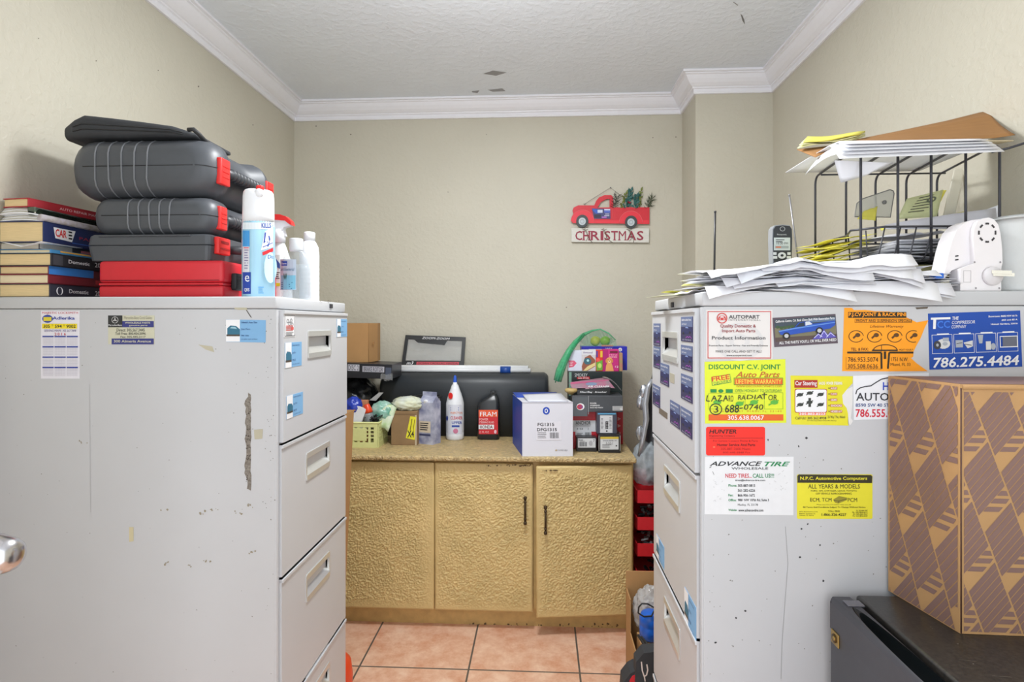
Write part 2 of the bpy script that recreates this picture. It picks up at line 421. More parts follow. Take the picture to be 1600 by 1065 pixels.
def f(q):
    r = ink(205, 70, 66); d = ink(62, 62, 66); mr = ink(150, 40, 48); lt_ = ink(216, 214, 214)
    q.ring(600, 372, 165, 132, 26, lt_); q.up(); q.ring(600, 372, 70, 54, 30, lt_); q.up(); q.poly([(455, 400), (745, 400), (735, 425), (465, 425)], lt_); q.up()
    q.frame(378, 160, 818, 486, 5, r); q.ring(478, 208, 37, 37, 7, r); q.poly([(452, 205), (464, 192), (492, 192), (504, 205), (504, 222), (452, 222)], r); q.up()
    q.poly([(464, 204), (468, 196), (488, 196), (492, 204)], paper); q.oval(464, 214, 4, 4, paper, 8); q.oval(492, 214, 4, 4, paper, 8)
    q.text(525, 186, 738, 212, 'AUTOPART', d, .02); q.text(525, 216, 745, 226, 'I N T E R N A T I O N A L', d)
    q.text(466, 250, 712, 280, 'Quality Domestic &', mr, .015); q.text(478, 284, 708, 312, 'Import Auto Parts', mr, .015)
    q.text(408, 332, 778, 356, 'Product Information', d, .015)
    q.text(388, 392, 796, 406, 'Premium Parts · Expert Service · Fast and Friendly Delivery', BLACK, .015); q.text(435, 430, 752, 446, 'MAKE ONE CALL AND GET IT ALL!', d)
    q.text(508, 460, 684, 474, 'www.autopartintl.com', BLACK, .02)
card('business_card', 'white card with red border, auto parts lettering, top left on right cabinet side', 'business card', pr, NY, KC, R4(370, 150, 828, 490), M('card cream white', (226, 222, 220), .5, var=.01), f)
def f(q):
    q.rect(845, 262, 1268, 330, ink(120, 116, 92)); q.rect(845, 330, 1268, 360, ink(86, 70, 66)); q.rect(845, 205, 1268, 262, ink(62, 74, 86)); q.up(); q.rect(1080, 215, 1268, 240, ink(96, 120, 150))
    for i in range(16):
        q.lay += .3; q.oval(866+i*25, 258+(i*7) % 9, 14, 11, ink(58, 84, 52), 8)
    q.up(); cb = ink(34, 78, 178); lb_ = ink(96, 142, 214)
    q.poly([(868, 284), (980, 268), (1010, 236), (1085, 228), (1110, 250), (1262, 236), (1262, 268), (1225, 290), (930, 318), (880, 312)], cb); q.up()
    q.poly([(868, 284), (980, 270), (1262, 246), (1262, 252), (985, 278), (870, 292)], lb_); q.poly([(988, 266), (1016, 240), (1050, 234), (1050, 262)], ink(40, 52, 66)); q.poly([(1056, 234), (1084, 231), (1104, 252), (1056, 260)], ink(210, 214, 220))
    for cx, cy in ((920, 322), (1150, 300)): q.oval(cx, cy, 26, 24, BLACK, 16)
    q.up()
    for cx, cy in ((920, 322), (1150, 300)): q.oval(cx, cy, 15, 14, ink(190, 192, 196), 14)
    for cx, h in ((1140, 36), (1180, 60), (1225, 42)): q.poly([(cx-44, 358), (cx, 352-h), (cx+40, 352)], ink(92, 84, 178))
    q.up()
    for cx, h in ((1140, 24), (1180, 44), (1225, 28)): q.line([(cx-30, 348), (cx, 348-h), (cx+26, 344)], 4, ink(212, 214, 244))
    q.text(850, 210, 1258, 232, 'California Centro, CA, Back Chevy Built With Restoration Parts', WHITE, .02, .2); q.text(866, 358, 1262, 378, 'ALL THE PARTS YOU\'LL OR WILL EVER NEED', WHITE, .02)
card('business_card', 'card with a blue pickup photo, tilted slightly on right cabinet side', 'business card', pr, NY, KC, [(835, 192), (1272, 192), (1276, 395), (835, 395)], ink(92, 80, 90), f, (1055, 293, -.062))
def f(q):
    g = ink(36, 138, 62); o = ink(206, 106, 32); rd = ink(214, 58, 40); ob = ink(226, 96, 30)
    q.text(386, 528, 884, 572, 'DISCOUNT C.V. JOINT', g, .03); q.text(572, 578, 880, 618, 'Auto Parts', ink(192, 96, 40), .02, .35)
    q.poly([(404, 616), (534, 594), (544, 652), (410, 676)], g); q.up(); q.poly([(408, 620), (531, 598), (540, 649), (414, 671)], ink(226, 230, 60)); q.up()
    sv = q.rot; q.rot = (470, 634, -.15); q.text(408, 605, 532, 638, 'FREE', rd, .03); q.text(418, 642, 540, 662, 'DELIVERY', g, .01); q.rot = sv
    q.rect(566, 626, 896, 666, ob); q.frame(560, 620, 900, 670, 3, g); q.up(); q.text(574, 632, 888, 662, 'LIFETIME WARRANTY', ink(240, 232, 90), .03)
    q.text(575, 672, 890, 686, 'WWW.DISCOUNTCVPARTS.COM', o); q.text(568, 700, 892, 720, 'OPEN MONDAY TO SATURDAY', ink(96, 150, 70))
    q.rect(398, 700, 440, 722, g); q.oval(470, 712, 18, 12, g, 10); q.rect(504, 700, 552, 724, g)
    q.frame(384, 726, 640, 838, 3, ink(180, 196, 50)); q.frame(770, 722, 900, 838, 2, ink(120, 170, 60))
    for cx, cy in ((445, 790), (600, 800), (700, 790), (840, 790)):
        q.oval(cx, cy, 28, 16, ink(90, 176, 60), 9); q.line([(cx-40, cy+20), (cx+30, cy-14)], 8, ink(90, 176, 60))
    q.text(400, 846, 890, 860, '1 7 1 7  N . W .  2 2  S T .  M I A M I ,  F L .  3 3 1 4 2', o); q.rect(386, 874, 902, 916, ob); q.up(); q.text(518, 880, 768, 912, '305.638.0067', WHITE, .02)
    w = ink(34, 36, 34); t = 6
    def L_(*p): q.line(p, t, w)
    x = 372; L_((378, 742), (370, 780), (392, 782)); L_((404, 784), (424, 744), (440, 780)); L_((412, 766), (436, 764)); L_((448, 746), (474, 744), (450, 782), (482, 778)); L_((488, 784), (504, 742), (516, 780)); L_((494, 766), (512, 764))
    q.text(524, 742, 556, 786, 'RO', w); q.text(588, 740, 640, 772, 'RA', w, .0, .1); q.text(648, 738, 760, 768, 'DIA', w, 0, .1); L_((770, 722), (770, 768)); L_((752, 738), (790, 736)); q.text(798, 738, 858, 776, 'OR', w, 0, .1)
    q.ring(435, 838, 44, 40, 6, w, 24); q.text(422, 814, 452, 862, '3', w); q.text(498, 806, 596, 862, '688', w, .01, .1); L_((598, 832), (622, 828)); q.text(630, 804, 764, 842, '0740', w, 0, .1)
card('flyer', 'lime yellow flyer with green heading and handwritten phone number on it', 'flyer', pr, NY, KC, [(358, 510), (918, 492), (924, 932), (362, 938)], ink(222, 232, 50), f)
def f(q):
    k = ink(44, 34, 18); o = ink(252, 160, 26); y = ink(250, 196, 90)
    q.rect(120, 132, 560, 176, k); q.up(); q.text(124, 136, 556, 172, 'P.J.CV JOINT & RACK PINI', o, .035); q.frame(170, 184, 600, 212, 2, k); q.text(180, 188, 596, 208, 'FRONT AND SUSPENSION SPECIALI', k, .01)
    q.text(284, 230, 538, 256, 'Lifetime Warranty', ink(120, 76, 20), .0, .3)
    for cx in (180, 320, 472, 612):
        q.ring(cx, 316, 57, 46, 5, k, 28, .4 if cx < 600 else 1.2, 2*PI-.1 if cx < 600 else 5.2); q.line([(cx-22, 330), (cx+10, 300)], 14, ink(90, 58, 20)); q.oval(cx+12, 306, 20, 16, ink(90, 58, 20), 9)
    q.ring(400, 424, 94, 48, 6, k, 20, PI, 2*PI); q.line([(372, 380), (372, 430)], 4, k)
    q.line([(112, 438), (370, 438), (372, 560)], 14, k); q.line([(612, 438), (430, 438), (420, 560)], 14, k); q.line([(398, 430), (398, 486)], 18, k); q.rect(300, 416, 494, 426, k)
    q.text(140, 402, 272, 424, 'TEL: & FAX:', k, .01); q.text(504, 410, 608, 424, 'MOST YOUR P', k)
    q.text(118, 474, 346, 508, '786.953.5074', k); q.text(116, 524, 344, 558, '305.508.0636', k); q.text(446, 474, 574, 504, '1751 N.W.', k); q.text(440, 516, 590, 542, 'Miami, FL 33', k); q.line([(104, 470), (104, 562), (372, 562)], 2, k)
card('flyer', 'torn orange flyer with right edge ripped away on right cabinet', 'flyer', pr, NY, KA, [(92, 100), (150, 101), (165, 118), (250, 116), (330, 126), (430, 128), (520, 150), (590, 186), (640, 210), (728, 194), (700, 250), (668, 330), (640, 380), (615, 430), (612, 470), (596, 480), (640, 520), (690, 556), (722, 578), (400, 580), (76, 578)], ink(252, 160, 26), f)
def f(q):
    B = ink(22, 74, 168); w = WHITE; lt_ = ink(60, 120, 222); g = ink(170, 176, 186)
    q.line([(750, 172), (898, 172)], 16, w); q.poly([(768, 180), (790, 180), (784, 250), (764, 250)], w); q.text(795, 190, 892, 246, 'CC', lt_, .03)
    for i, t in enumerate(('THE', 'COMPRESSOR', 'COMPANY')): q.text(912-i*4, 162+i*32, (960, 1086, 1024)[i]-i*4, 186+i*32, t, w, .03, .2)
    for i, t in enumerate(('Showroom: 8682 NW 66 St', '#65 unit 85 A', 'Hialeah Gardens, 33016')): q.text((1184, 1284, 1202)[i], 162+i*30, 1404, 176+i*30, t, w, .03)
    for i in range(4):
        x = 752+i*165; q.frame(x, 294, x+155, 438, 3, w); q.rect(x+40, 286, x+130, 296, w)
    q.up()
    q.oval(838, 364, 52, 38, ink(214, 214, 214), 14); q.oval(792, 372, 28, 32, ink(60, 60, 66), 16); q.rect(835, 318, 880, 345, g); q.rect(930, 340, 985, 395, g); q.poly([(990, 360), (1060, 345), (1060, 390), (1020, 404)], ink(214, 214, 214)); q.poly([(1098, 306), (1140, 306), (1132, 370), (1108, 370)], g)
    q.rect(1158, 356, 1196, 420, ink(214, 214, 214)); q.oval(1214, 396, 18, 26, g, 12); q.rect(1286, 326, 1396, 400, ink(104, 108, 122)); q.frame(1264, 320, 1400, 406, 6, w)
    q.up(); q.oval(792, 372, 10, 12, g, 10); q.line([(1000, 372), (1050, 382)], 5, DK); q.line([(936, 366), (980, 360)], 4, DK); q.oval(850, 364, 20, 14, g, 10)
    q.text(754, 466, 1404, 544, '786.275.4484', w, .03, .15)
card('flyer', 'royal blue flyer with white phone number, tilted, far right of cabinet', 'flyer', pr, NY, KA, [(732, 132), (1428, 132), (1430, 556), (730, 556)], ink(22, 74, 168), f, (1080, 344, -.033))
def f(q):
    r = ink(172, 44, 36); w = WHITE; k = ink(54, 58, 54)
    q.rect(980, 636, 1140, 690, r); q.poly(rrect(982, 698, 1206, 862, 12), r); q.up(); q.poly(rrect(986, 702, 1202, 858, 12), w); q.text(986, 642, 1134, 682, 'Car Steering', w, .02); q.up()
    for i, (cx, cy) in enumerate(((1018, 738), (1086, 726), (1160, 736), (1020, 806), (1084, 790), (1160, 806))):
        q.oval(cx, cy, 22, 12, k, 9); q.line([(cx-26, cy+14), (cx+24, cy-12)], 7, k)
    q.rect(1076, 760, 1094, 822, k); q.text(1150, 648, 1310, 668, 'RACKS · POWER STEERING', w, .03)
    for i, t in enumerate(('AXLES', 'PUMPS', 'GEARS', 'SHOCKS', 'HOSES & P')): 
        y = 684+i*40; q.rect(1216, y+4, 1222, y+14, k); q.rect(1228, y, 1276+(i > 2)*34, y+18, ink(196, 110, 60)); q.up(); q.text(1232, y+2, 1272+(i > 2)*34, y+16, t, w, .03); q.lay -= 1
    q.rect(1010, 860, 1196, 880, ink(236, 120, 100)); q.up(); q.text(1014, 862, 1192, 878, '305.883.8223', w, .03); q.text(984, 890, 1200, 908, 'Call Us! 305.362.4938', k, .01); q.text(1210, 882, 1330, 906, '2A Way T Pac, Hialeah', k); q.text(1068, 912, 1268, 922, '© Todos Disponible & Disponible Para Ing', k)
card('business_card', 'yellow card with parts pictures and a torn white corner on the right', 'business card', pr, NY, KC, [(954, 605), (1386, 610), (1384, 660), (1378, 664), (1345, 700), (1312, 742), (1318, 800), (1342, 830), (1352, 870), (1356, 952), (960, 944)], ink(226, 218, 44), f)
card('paper_scrap', 'white torn backing beside the yellow parts card', 'paper', pr, NY, KC, [(1312, 742), (1345, 700), (1386, 680), (1382, 800), (1372, 900), (1386, 920), (1370, 948), (1352, 940), (1352, 870), (1342, 830), (1318, 800)], ink(226, 224, 222))
def f(q):
    nb = ink(34, 62, 130); k = ink(56, 56, 62)
    q.line([(178, 752), (186, 722), (210, 705), (250, 694), (290, 690), (330, 664), (370, 640), (412, 630), (470, 622)], 8, k); q.text(180, 742, 470, 802, 'AUTOS', k, .02); q.text(382, 662, 470, 722, 'HP', ink(36, 70, 190), .02); q.text(176, 822, 520, 848, '8590 SW 40 STREET', nb, .02); q.text(176, 864, 560, 926, '786.555.0120', ink(206, 36, 62), .025)
card('flyer', 'white card with red phone digits half hidden behind the patterned carton', 'flyer', pr, NY, KA, [(158, 614), (730, 592), (735, 930), (166, 948)], ink(232, 233, 238), f, (300, 780, 0))
def f(q):
    d = ink(84, 14, 12); q.text(370, 128, 550, 156, 'HUNTER', ink(60, 14, 12), .03, .2); q.text(372, 164, 540, 178, 'Engineering Company', d); q.rect(368, 184, 726, 186, d)
    q.text(396, 196, 690, 210, 'For Service Contact Phone & Parts', ink(170, 20, 16)); q.text(422, 220, 672, 238, 'Hunter Service And Parts', d, .02); q.text(446, 248, 640, 264, '305-887-7600 Miami', ink(170, 20, 16)); q.text(460, 274, 640, 286, '800-448-6848 Fax', ink(170, 20, 16)); q.oval(402, 244, 8, 5, ink(250, 120, 90), 10)
card('business_card', 'plain bright red card with dark lettering on right cabinet side', 'business card', pr, NY, KB, rrect(350, 112, 738, 300, 14), ink(244, 40, 26), f)
def f(q):
    k = ink(44, 46, 50); g = ink(40, 138, 84); r = ink(206, 40, 60)
    q.text(372, 338, 718, 368, 'ADVANCE', k, .03, .35); q.text(732, 340, 902, 370, 'TIRE', g, .03, .35); q.text(516, 376, 758, 392, 'WHOLESALE', k, .01); q.text(476, 418, 650, 446, 'NEED TIRES...', r, .02); q.text(656, 418, 796, 446, 'CALL US!!!', g, .02); q.text(540, 456, 738, 470, 'tires@advance-tire.com', k, .03)
    for i, (a, t) in enumerate((('Phone:', '305-887-0815'), ('', '561-282-6226'), ('Fax:', '866-906-1672'), ('Office:', '9881 NW 107th Rd, Suite 3'), ('', 'Medley, FL 33178'))):
        if a: q.text(496, 488+i*32, (552, 552, 528, 548)[min(i, 3)], 504+i*32, a, g, .03)
        q.text(558, 488+i*32, (672, 672, 670, 762, 690)[i], 506+i*32, t, k, .03)
    q.text(496, 650, 552, 664, 'Website:', g, .03); q.text(562, 650, 726, 668, 'www.advance-tire.com', k, .03); rr = random.Random(5)
    for i in range(26):
        x, y = (rr.uniform(392, 470), rr.uniform(450, 600)) if i % 2 else (rr.uniform(770, 880), rr.uniform(400, 530)); q.line([(x, y), (x+rr.uniform(-14, 14), y+rr.uniform(-12, 12))], 3, ink(200, 200, 202))
    q.line([(392, 404), (402, 426)], 3, GREY); q.line([(372, 380), (384, 372)], 5, GREY)
card('flyer', 'large white flyer with black and green tyre lettering, below the red card', 'flyer', pr, NY, KB, [(344, 308), (926, 308), (924, 692), (340, 686)], ink(230, 231, 234), f)
def f(q):
    k = ink(52, 48, 24); y = ink(230, 220, 50)
    q.poly([(950, 478), (950, 432), (960, 424), (1434, 428), (1442, 438), (1440, 480)], k); q.up(); q.text(968, 438, 1408, 466, 'N.P.C. Automotive Computers', y, .03); q.text(1020, 488, 1360, 516, 'ALL YEARS & MODELS', k, .02); q.text(1038, 526, 1340, 538, 'FORD, GM, CHRYSLER, LEXUS, TOYOTA', k, .02); q.text(1070, 544, 1306, 556, 'OFF VEHICLE REPROGRAMMING', k, .02)
    q.text(1034, 578, 1174, 606, 'ECM, TCM', k, .02); q.text(1280, 578, 1342, 604, 'PCM', k, .02); q.poly([(1184, 590), (1222, 566), (1276, 576), (1274, 592), (1218, 614), (1196, 608)], ink(150, 140, 40)); q.up(); q.line([(1190, 594), (1222, 598), (1272, 584)], 3, k); q.line([(1222, 598), (1218, 612)], 3, k)
    q.text(1076, 618, 1300, 626, 'Please have the part number when you call', k); q.text(984, 634, 1396, 646, 'All Terms And Conditions Subject To Change Without Notice', k, .02); q.text(1150, 660, 1228, 670, 'TOLL FREE', k, .01); q.text(1108, 678, 1270, 696, '1-866-326-4227', k, .02)
    for i in range(3): q.text(962, 664+i*12, (1082, 1066, 1056)[i], 673+i*12, ('NPC Automotive Corp', '8400 N. 1st Street 1st', 'Hialeah, FL 33010')[i], k)
    for i in range(4): q.text((1336, 1310, 1316, 1312)[i], 656+i*12, 1410, 665+i*12, 'Ph: 305-884-30%d7' % i, k)
card('business_card', 'yellow card with a black title band, low beside the patterned carton', 'business card', pr, NY, KB, rrect(948, 424, 1444, 716, 10), ink(230, 220, 50), f)
# left cabinet side
def f(q):
    r = ink(196, 46, 60); bl = ink(52, 70, 160)
    q.text(190, 77, 350, 89, 'MAJESTIC LOCKSMITH', r, .02); q.oval(214, 108, 24, 18, bl, 16); q.up(); q.rect(196, 100, 232, 118, ink(220, 204, 60)); q.text(236, 98, 336, 112, 'Adlerika', bl, .03); q.rect(190, 130, 346, 152, ink(244, 222, 40)); q.up(); q.text(196, 133, 340, 149, '305 * 594 * 9002', BLACK, .03); q.text(200, 156, 342, 166, 'SERVING MIAMI  305 267 7898', ink(110, 100, 150)); q.text(246, 170, 296, 182, '2 0 1 6', r, .02)
    for j in range(4):
        for i in range(3):
            x = 192+i*54; y = 184+j*46; q.rect(x, y, x+50, y+6, bl)
            for k in range(5): q.rect(x+2, y+9+k*7, x+48, y+10.5+k*7, ink(206, 204, 214))
            for k in range(7): q.rect(x+3+k*7, y+8, x+3.8+k*7, y+40, ink(212, 206, 216))
card('calendar_card', 'tall white calendar card with a grid of months on left cabinet', 'calendar', pl, NY, KL, R4(184, 72, 356, 375), ink(232, 230, 238), f)
def f(q):
    cr = ink(206, 204, 180); n = ink(56, 60, 128)
    q.rect(484, 93, 548, 146, ink(44, 46, 46)); q.rect(548, 118, 688, 146, n); q.text(556, 96, 680, 110, 'Mercedes-Benz Coral Gables', ink(150, 146, 130)); q.rect(500, 196, 688, 222, n); q.up()
    q.ring(515, 113, 15, 15, 2, ink(200, 200, 200)); q.text(486, 132, 546, 140, 'Mercedes-Benz', WHITE, .02)
    for a in (-PI/2, PI/6, 5*PI/6): q.poly([(515+14*math.cos(a), 113+14*math.sin(a)), (515+3*math.cos(a+1.2), 113+3*math.sin(a+1.2)), (515+3*math.cos(a-1.2), 113+3*math.sin(a-1.2))], ink(210, 210, 210))
    q.text(560, 122, 672, 130, 'WHOLESALE PARTS', cr, .03); q.text(578, 134, 660, 142, 'genuine parts', cr, .02); q.text(522, 151, 648, 165, 'Direct: 305.567.3445', ink(90, 90, 80), .01); q.text(516, 168, 652, 180, 'Toll Free: 800.454.5096', ink(90, 90, 80), .02)
    q.text(540, 184, 652, 193, 'Fax: 305.445.2117', ink(90, 90, 80), .02); q.text(510, 202, 676, 214, '300 Almeria Avenue', cr, .02)
card('magnet', 'cream and navy magnet with a round star emblem on left cabinet', 'magnet', pl, NY, KL, R4(484, 93, 690, 222), ink(206, 204, 180), f)
sky = ink(126, 176, 218)
def f(q):
    q.rect(1010, 112, 1072, 210, WHITE); q.up(); q.poly([(1016, 150), (1030, 138), (1055, 140), (1072, 155), (1072, 182), (1016, 182)], ink(50, 110, 136)); q.rect(1012, 178, 1072, 186, ink(80, 70, 60)); q.up(); q.poly([(1028, 150), (1036, 143), (1052, 144), (1060, 154)], ink(150, 190, 206))
    d = ink(40, 74, 130); q.text(1078, 120, 1150, 128, 'Orlando\'s Auto Glass', d, .02); q.text(1078, 150, 1118, 160, 'Jose Mora', d, .03); q.text(1078, 180, 1112, 186, '786 222', d, .03); q.text(1078, 196, 1150, 202, 'auto glass repair windows', d)
card('business_card', 'pale blue card with small teal car, near right edge of left cabinet', 'business card', pl, NY, KL, [(1010, 111), (1187, 114), (1186, 214), (1010, 211)], sky, f)
# cards on the drawer fronts (planes facing across the aisle)
LFX = LX+.005+.004; LFX2 = LX+.005
pf = lambda x, y: atX(x, y, LFX+.0002)
def dcard(name, label, cat, X, n, x0, y0, x1, y1, base, draw, k=0):
    a = atX(x0, y0, X); c = atX(x0, y1, X); e = atX(x1, y0, X)
    mp = lambda u, v: V((X, a.y+(e.y-a.y)*u, a.z+(c.z-a.z)*v+k*u))
    return card(name, label, cat, mp, n, (0, 0, 1), R4(0, 0, 1, 1), base, draw)
def bluecard(q):
    q.rect(0, 0, .36, 1, WHITE); q.up(); q.poly([(.04, .45), (.1, .35), (.3, .38), (.36, .5), (.36, .75), (.04, .75)], ink(50, 110, 136)); q.rect(.02, .7, .36, .78, ink(80, 70, 60))
    d = ink(40, 74, 130); q.text(.4, .08, .85, .15, 'Orlando\'s Auto Glass', d); q.text(.4, .38, .62, .48, 'Jose Mora', d, .02); q.text(.4, .68, .6, .75, '786 222', d, .02); q.text(.4, .86, .85, .92, 'auto glass repair', d)
EX = (1, 0, 0)
dcard('business_card', 'pale blue card under the white card on left cabinet top drawer', 'business card', LFX, EX, 445, 535.5, 471, 575, sky, bluecard)
dcard('business_card', 'pale blue card lowest on the top drawer of left cabinet', 'business card', LFX, EX, 447, 619, 473, 655, sky, bluecard)
dcard('business_card', 'pale blue card at the far edge of left cabinet top drawer', 'business card', LFX, EX, 526, 498, 542, 526.5, sky, bluecard)
def f(q):
    r = ink(214, 84, 80); q.frame(.04, .04, .96, .96, .03, GREY); q.up()
    for x, y in ((.3, .3), (.6, .28), (.45, .42), (.7, .45)): q.ring(x, y, .1, .09, .03, GREY, 10)
    q.lines(.15, .5, .8, 4, .06, .03, r); q.rect(.6, .56, .82, .68, r); q.lines(.15, .78, .85, 3, .06, .025, GREY)
dcard('business_card', 'small white card with red print on left cabinet top drawer', 'business card', LFX, EX, 443.5, 490, 461, 527, ink(228, 228, 230), f)
RFX = RX-.005-.004; RFX2 = RX-.005; EW = (-1, 0, 0)
def photo(q):
    q.rect(0, 0, 1, .4, ink(98, 112, 150)); q.rect(0, .4, 1, 1, ink(52, 48, 88)); q.up()
    q.poly([(.06, .5), (.35, .4), (.6, .38), (.96, .44), (.96, .62), (.5, .7), (.06, .66)], ink(34, 40, 92)); q.up(); q.oval(.25, .66, .07, .05, BLACK, 12); q.oval(.8, .62, .07, .05, BLACK, 12); q.line([(.45, .86), (.6, .78), (.7, .84), (.8, .77), (.94, .85)], .035, ink(150, 70, 170))
    q.text(.08, .08, .9, .16, 'California Built Parts', WHITE, .02); q.text(.1, .26, .5, .32, 'All Sold', WHITE); q.text(.15, .9, .9, .95, 'ALL THE PARTS', ink(200, 200, 220)); q.up(); q.poly([(.4, .45), (.5, .4), (.62, .4), (.7, .46)], ink(130, 150, 200))
for (a, c, d, e_, lab) in ((5, 245, 52, 395, 'first in the column left of the handle'), (5, 400, 52, 545, 'second in the column left of the handle'), (196, 200, 277, 366, 'topmost right of the handle'), (196, 392, 275, 556, 'second right of the handle'), (52, 516, 112, 655, 'just below the handle'), (196, 590, 275, 760, 'third right of the handle'), (0, 660, 50, 800, 'lowest at the left edge'), (120, 772, 187, 930, 'lower left of the bottom pair'), (194, 816, 273, 990, 'lower right of the bottom pair')):
    dcard('photo_card', 'blue-purple car photo card on right top drawer, '+lab, 'business card', RFX, EW, 1020.5+a*.2254, 450+c*.2254, 1020.5+d*.2254, 450+e_*.2254, ink(70, 72, 120), photo, 0)
dcard('tape_strip', 'dark strip of old tape on right cabinet top drawer', 'tape', RFX, EW, 1030, 636, 1043, 645, ink(110, 98, 84), None)
dcard('sticker_remnant', 'torn beige sticker remnant under the right cabinet top handle', 'sticker', RFX, EW, 1047, 582, 1054, 596, ink(176, 170, 152), None)
dcard('business_card', 'pale blue card at far edge of right cabinet second drawer', 'business card', RFX2, EW, 1026, 833, 1038, 866, sky, bluecard)
dcard('business_card', 'pale blue card low at near edge of right cabinet second drawer', 'business card', RFX2, EW, 1070, 916, 1088, 968, sky, bluecard)

# ------------------------------------------------------------ on top of the left cabinet: books
pg = M('yellowed page edges', (226, 200, 150), .8, var=.08, vs=40, stretch=(1, 1, 30))
pg2 = M('pale page edges', (232, 216, 180), .8, var=.06, vs=40, stretch=(1, 1, 30))
pgg = M('grey page edges', (196, 190, 176), .8, var=.08, vs=40, stretch=(1, 1, 30))
def book(label, x1, y0, y1, z0, z1, cover, pages, name='book', draw=None, tilt=0, hard=.0018):
    x0 = XL+.006; t = thing(name, label, 'book', ((x0+x1)/2, (y0+y1)/2, z0)); b = MB()
    T = Matrix.Translation((x1, y0, z0)) @ Matrix.Rotation(tilt, 4, 'Z') @ Matrix.Translation((-x1, -y0, -z0))
    b.T = T; b.bx(x0, x1-.004, y0+.003, y1-.003, z0+hard, z1-hard, pages, .0008); b.build('page_block', t)
    b = MB(); b.T = T
    b.bx(x0, x1, y0, y1, z0, z0+hard, cover); b.bx(x0, x1, y0, y1, z1-hard, z1, cover); b.bx(x1-.003, x1, y0, y1, z0, z1, cover, .0008)
    if draw:
        q = Pr(b, frm((x1, y0, z1), (0, y1-y0, 0), (0, 0, z0-z1)), (1, 0, 0), .0003); draw(q)
    b.build('cover', t)
def zp(py, px=230, Y=1.335): return at(px, py, Y).z
def zb_(py): return at(60, py, 1.28).z
def xb_(px): return at(px, 450, 1.28).x
BY = 1.28
def tx(*items):
    def g(q):
        for it in items:
            if it[0] == 'r': q.rect(*it[1:])
            elif it[0] == 'o': q.ring(*it[1:])
            else: q.text(*it[1:])
            q.up()
    return g
bx1 = -1.155
z = [TOP]+[zb_(p) for p in (443, 428, 415, 395)]
navy = ink(46, 48, 62)
book('dark navy manual with white spine lettering, bottom of the book stack', xb_(78), BY, 1.55, z[0], z[1], navy, pg, draw=tx(('o', .1, .5, .035, .3, .012, WHITE), ('t', .2, .3, .42, .62, 'Domestic', WHITE, .02), ('t', .5, .3, .62, .7, '2014', WHITE, .02), ('t', .65, .3, .77, .7, '2015', WHITE, .02), ('r', .8, .2, 1, .9, ink(150, 160, 170))))
book('maroon red manual, second from the bottom of the book stack', xb_(76), BY, 1.55, z[1], z[2], ink(122, 34, 46), pg2, draw=tx(('r', .52, .2, .6, .7, ink(200, 60, 66)), ('t', .62, .3, .95, .7, 'MOTOR PARTS', WHITE, .02)))
book('bright blue and maroon manual, third in the book stack', xb_(75), BY+.002, 1.55, z[2], z[3], ink(118, 44, 56), pg, draw=tx(('r', 0, .0, .5, 1, ink(58, 130, 210)), ('t', .64, .3, .74, .8, 'M', ink(200, 170, 170)), ('t', .78, .4, 1, .7, 'MOTOR', ink(190, 160, 160))))
book('black manual with two years printed on its spine, mid stack', xb_(80), BY, 1.55, z[3], z[4], ink(42, 42, 48), pg, draw=tx(('r', .02, .1, .12, .9, ink(70, 70, 76)), ('t', .18, .35, .42, .65, 'Domestic', WHITE, .02), ('t', .48, .3, .62, .7, '2013', WHITE, .02), ('t', .66, .3, .8, .7, '2014', WHITE, .02)))
z5 = zb_(389); z6 = zb_(378)
book('thin blue and yellow booklet in the book stack', xb_(78), BY+.002, 1.55, z[4], z5, ink(70, 140, 190), pg2, 'booklet', tx(('r', .1, .1, .9, .5, ink(222, 172, 70))), hard=.001)
book('thin grey booklet with dark spine under the navy catalogue', xb_(60), BY+.003, 1.55, z5, z6, ink(60, 60, 66), pgg, 'booklet', tx(('r', .0, .1, .35, .9, ink(180, 176, 168)), ('r', .45, .3, .58, .7, ink(210, 120, 130))), hard=.001)
def f(q):
    q.poly([(.1, .2), (.34, .2), (.3, .78), (.12, .72)], WHITE); q.up(); q.text(.12, .26, .24, .64, 'CAR', ink(214, 50, 50), .04); 
    for i in range(3): q.rect(.26, .26+i*.16, .3, .34+i*.16, BLACK)
    q.text(.38, .44, .66, .6, 'PARTS', ink(170, 60, 84), .02); q.text(.68, .46, .95, .6, 'CATALOG', ink(120, 130, 160)); q.rect(.3, .8, .95, .84, ink(60, 100, 180))
z7 = zb_(345)
book('thick navy catalogue with a red and white spine emblem in the stack', xb_(68), BY, 1.55, z6, z7, ink(34, 46, 92), pg, draw=f)
# loose white sheet poking out
b = MB(); zz = z6
b.grid(lambda u, v: (XL+.02+u*.10, 1.270+v*.12, z6+.0004-(.012*(1-v)**2*(1-abs(2*u-1)))), 6, 5, paper); b.build('paper_sheet', None, 'white sheet poking out under the navy catalogue', 'paper')
z8 = zb_(334); z9 = zb_(322)
def magazine(label, za, zb, cover, roll, x1):
    t = thing('magazine', label, 'magazine', ((XL+x1)/2, 1.40, za)); b = MB(); n = 12
    for k in range(5):
        dz = (zb-za)/5
        b.grid(lambda u, v, k=k: (XL+.006+u*(x1-XL-.006), 1.282+.003*k+v*.25, za+dz*(k+.5)+(.004*math.sin(u*PI)*(1-v))), n, 4, pgg if k % 2 else paper, (0, 0, -dz*.8))
    b.build('pages', t); b = MB()
    if roll:
        lp = []
        for yy in (1.28, 1.40, 1.53): lp.append([V((x1-.004+.009*math.cos(a), yy, (za+zb)/2+(zb-za)*.5*math.sin(a))) for a in [2*PI*i/14 for i in range(14)]])
        b.loft(lp, cover)
    else: b.bx(x1-.02, x1, 1.285, 1.535, za, zb, cover, .002)
    b.build('cover', t)
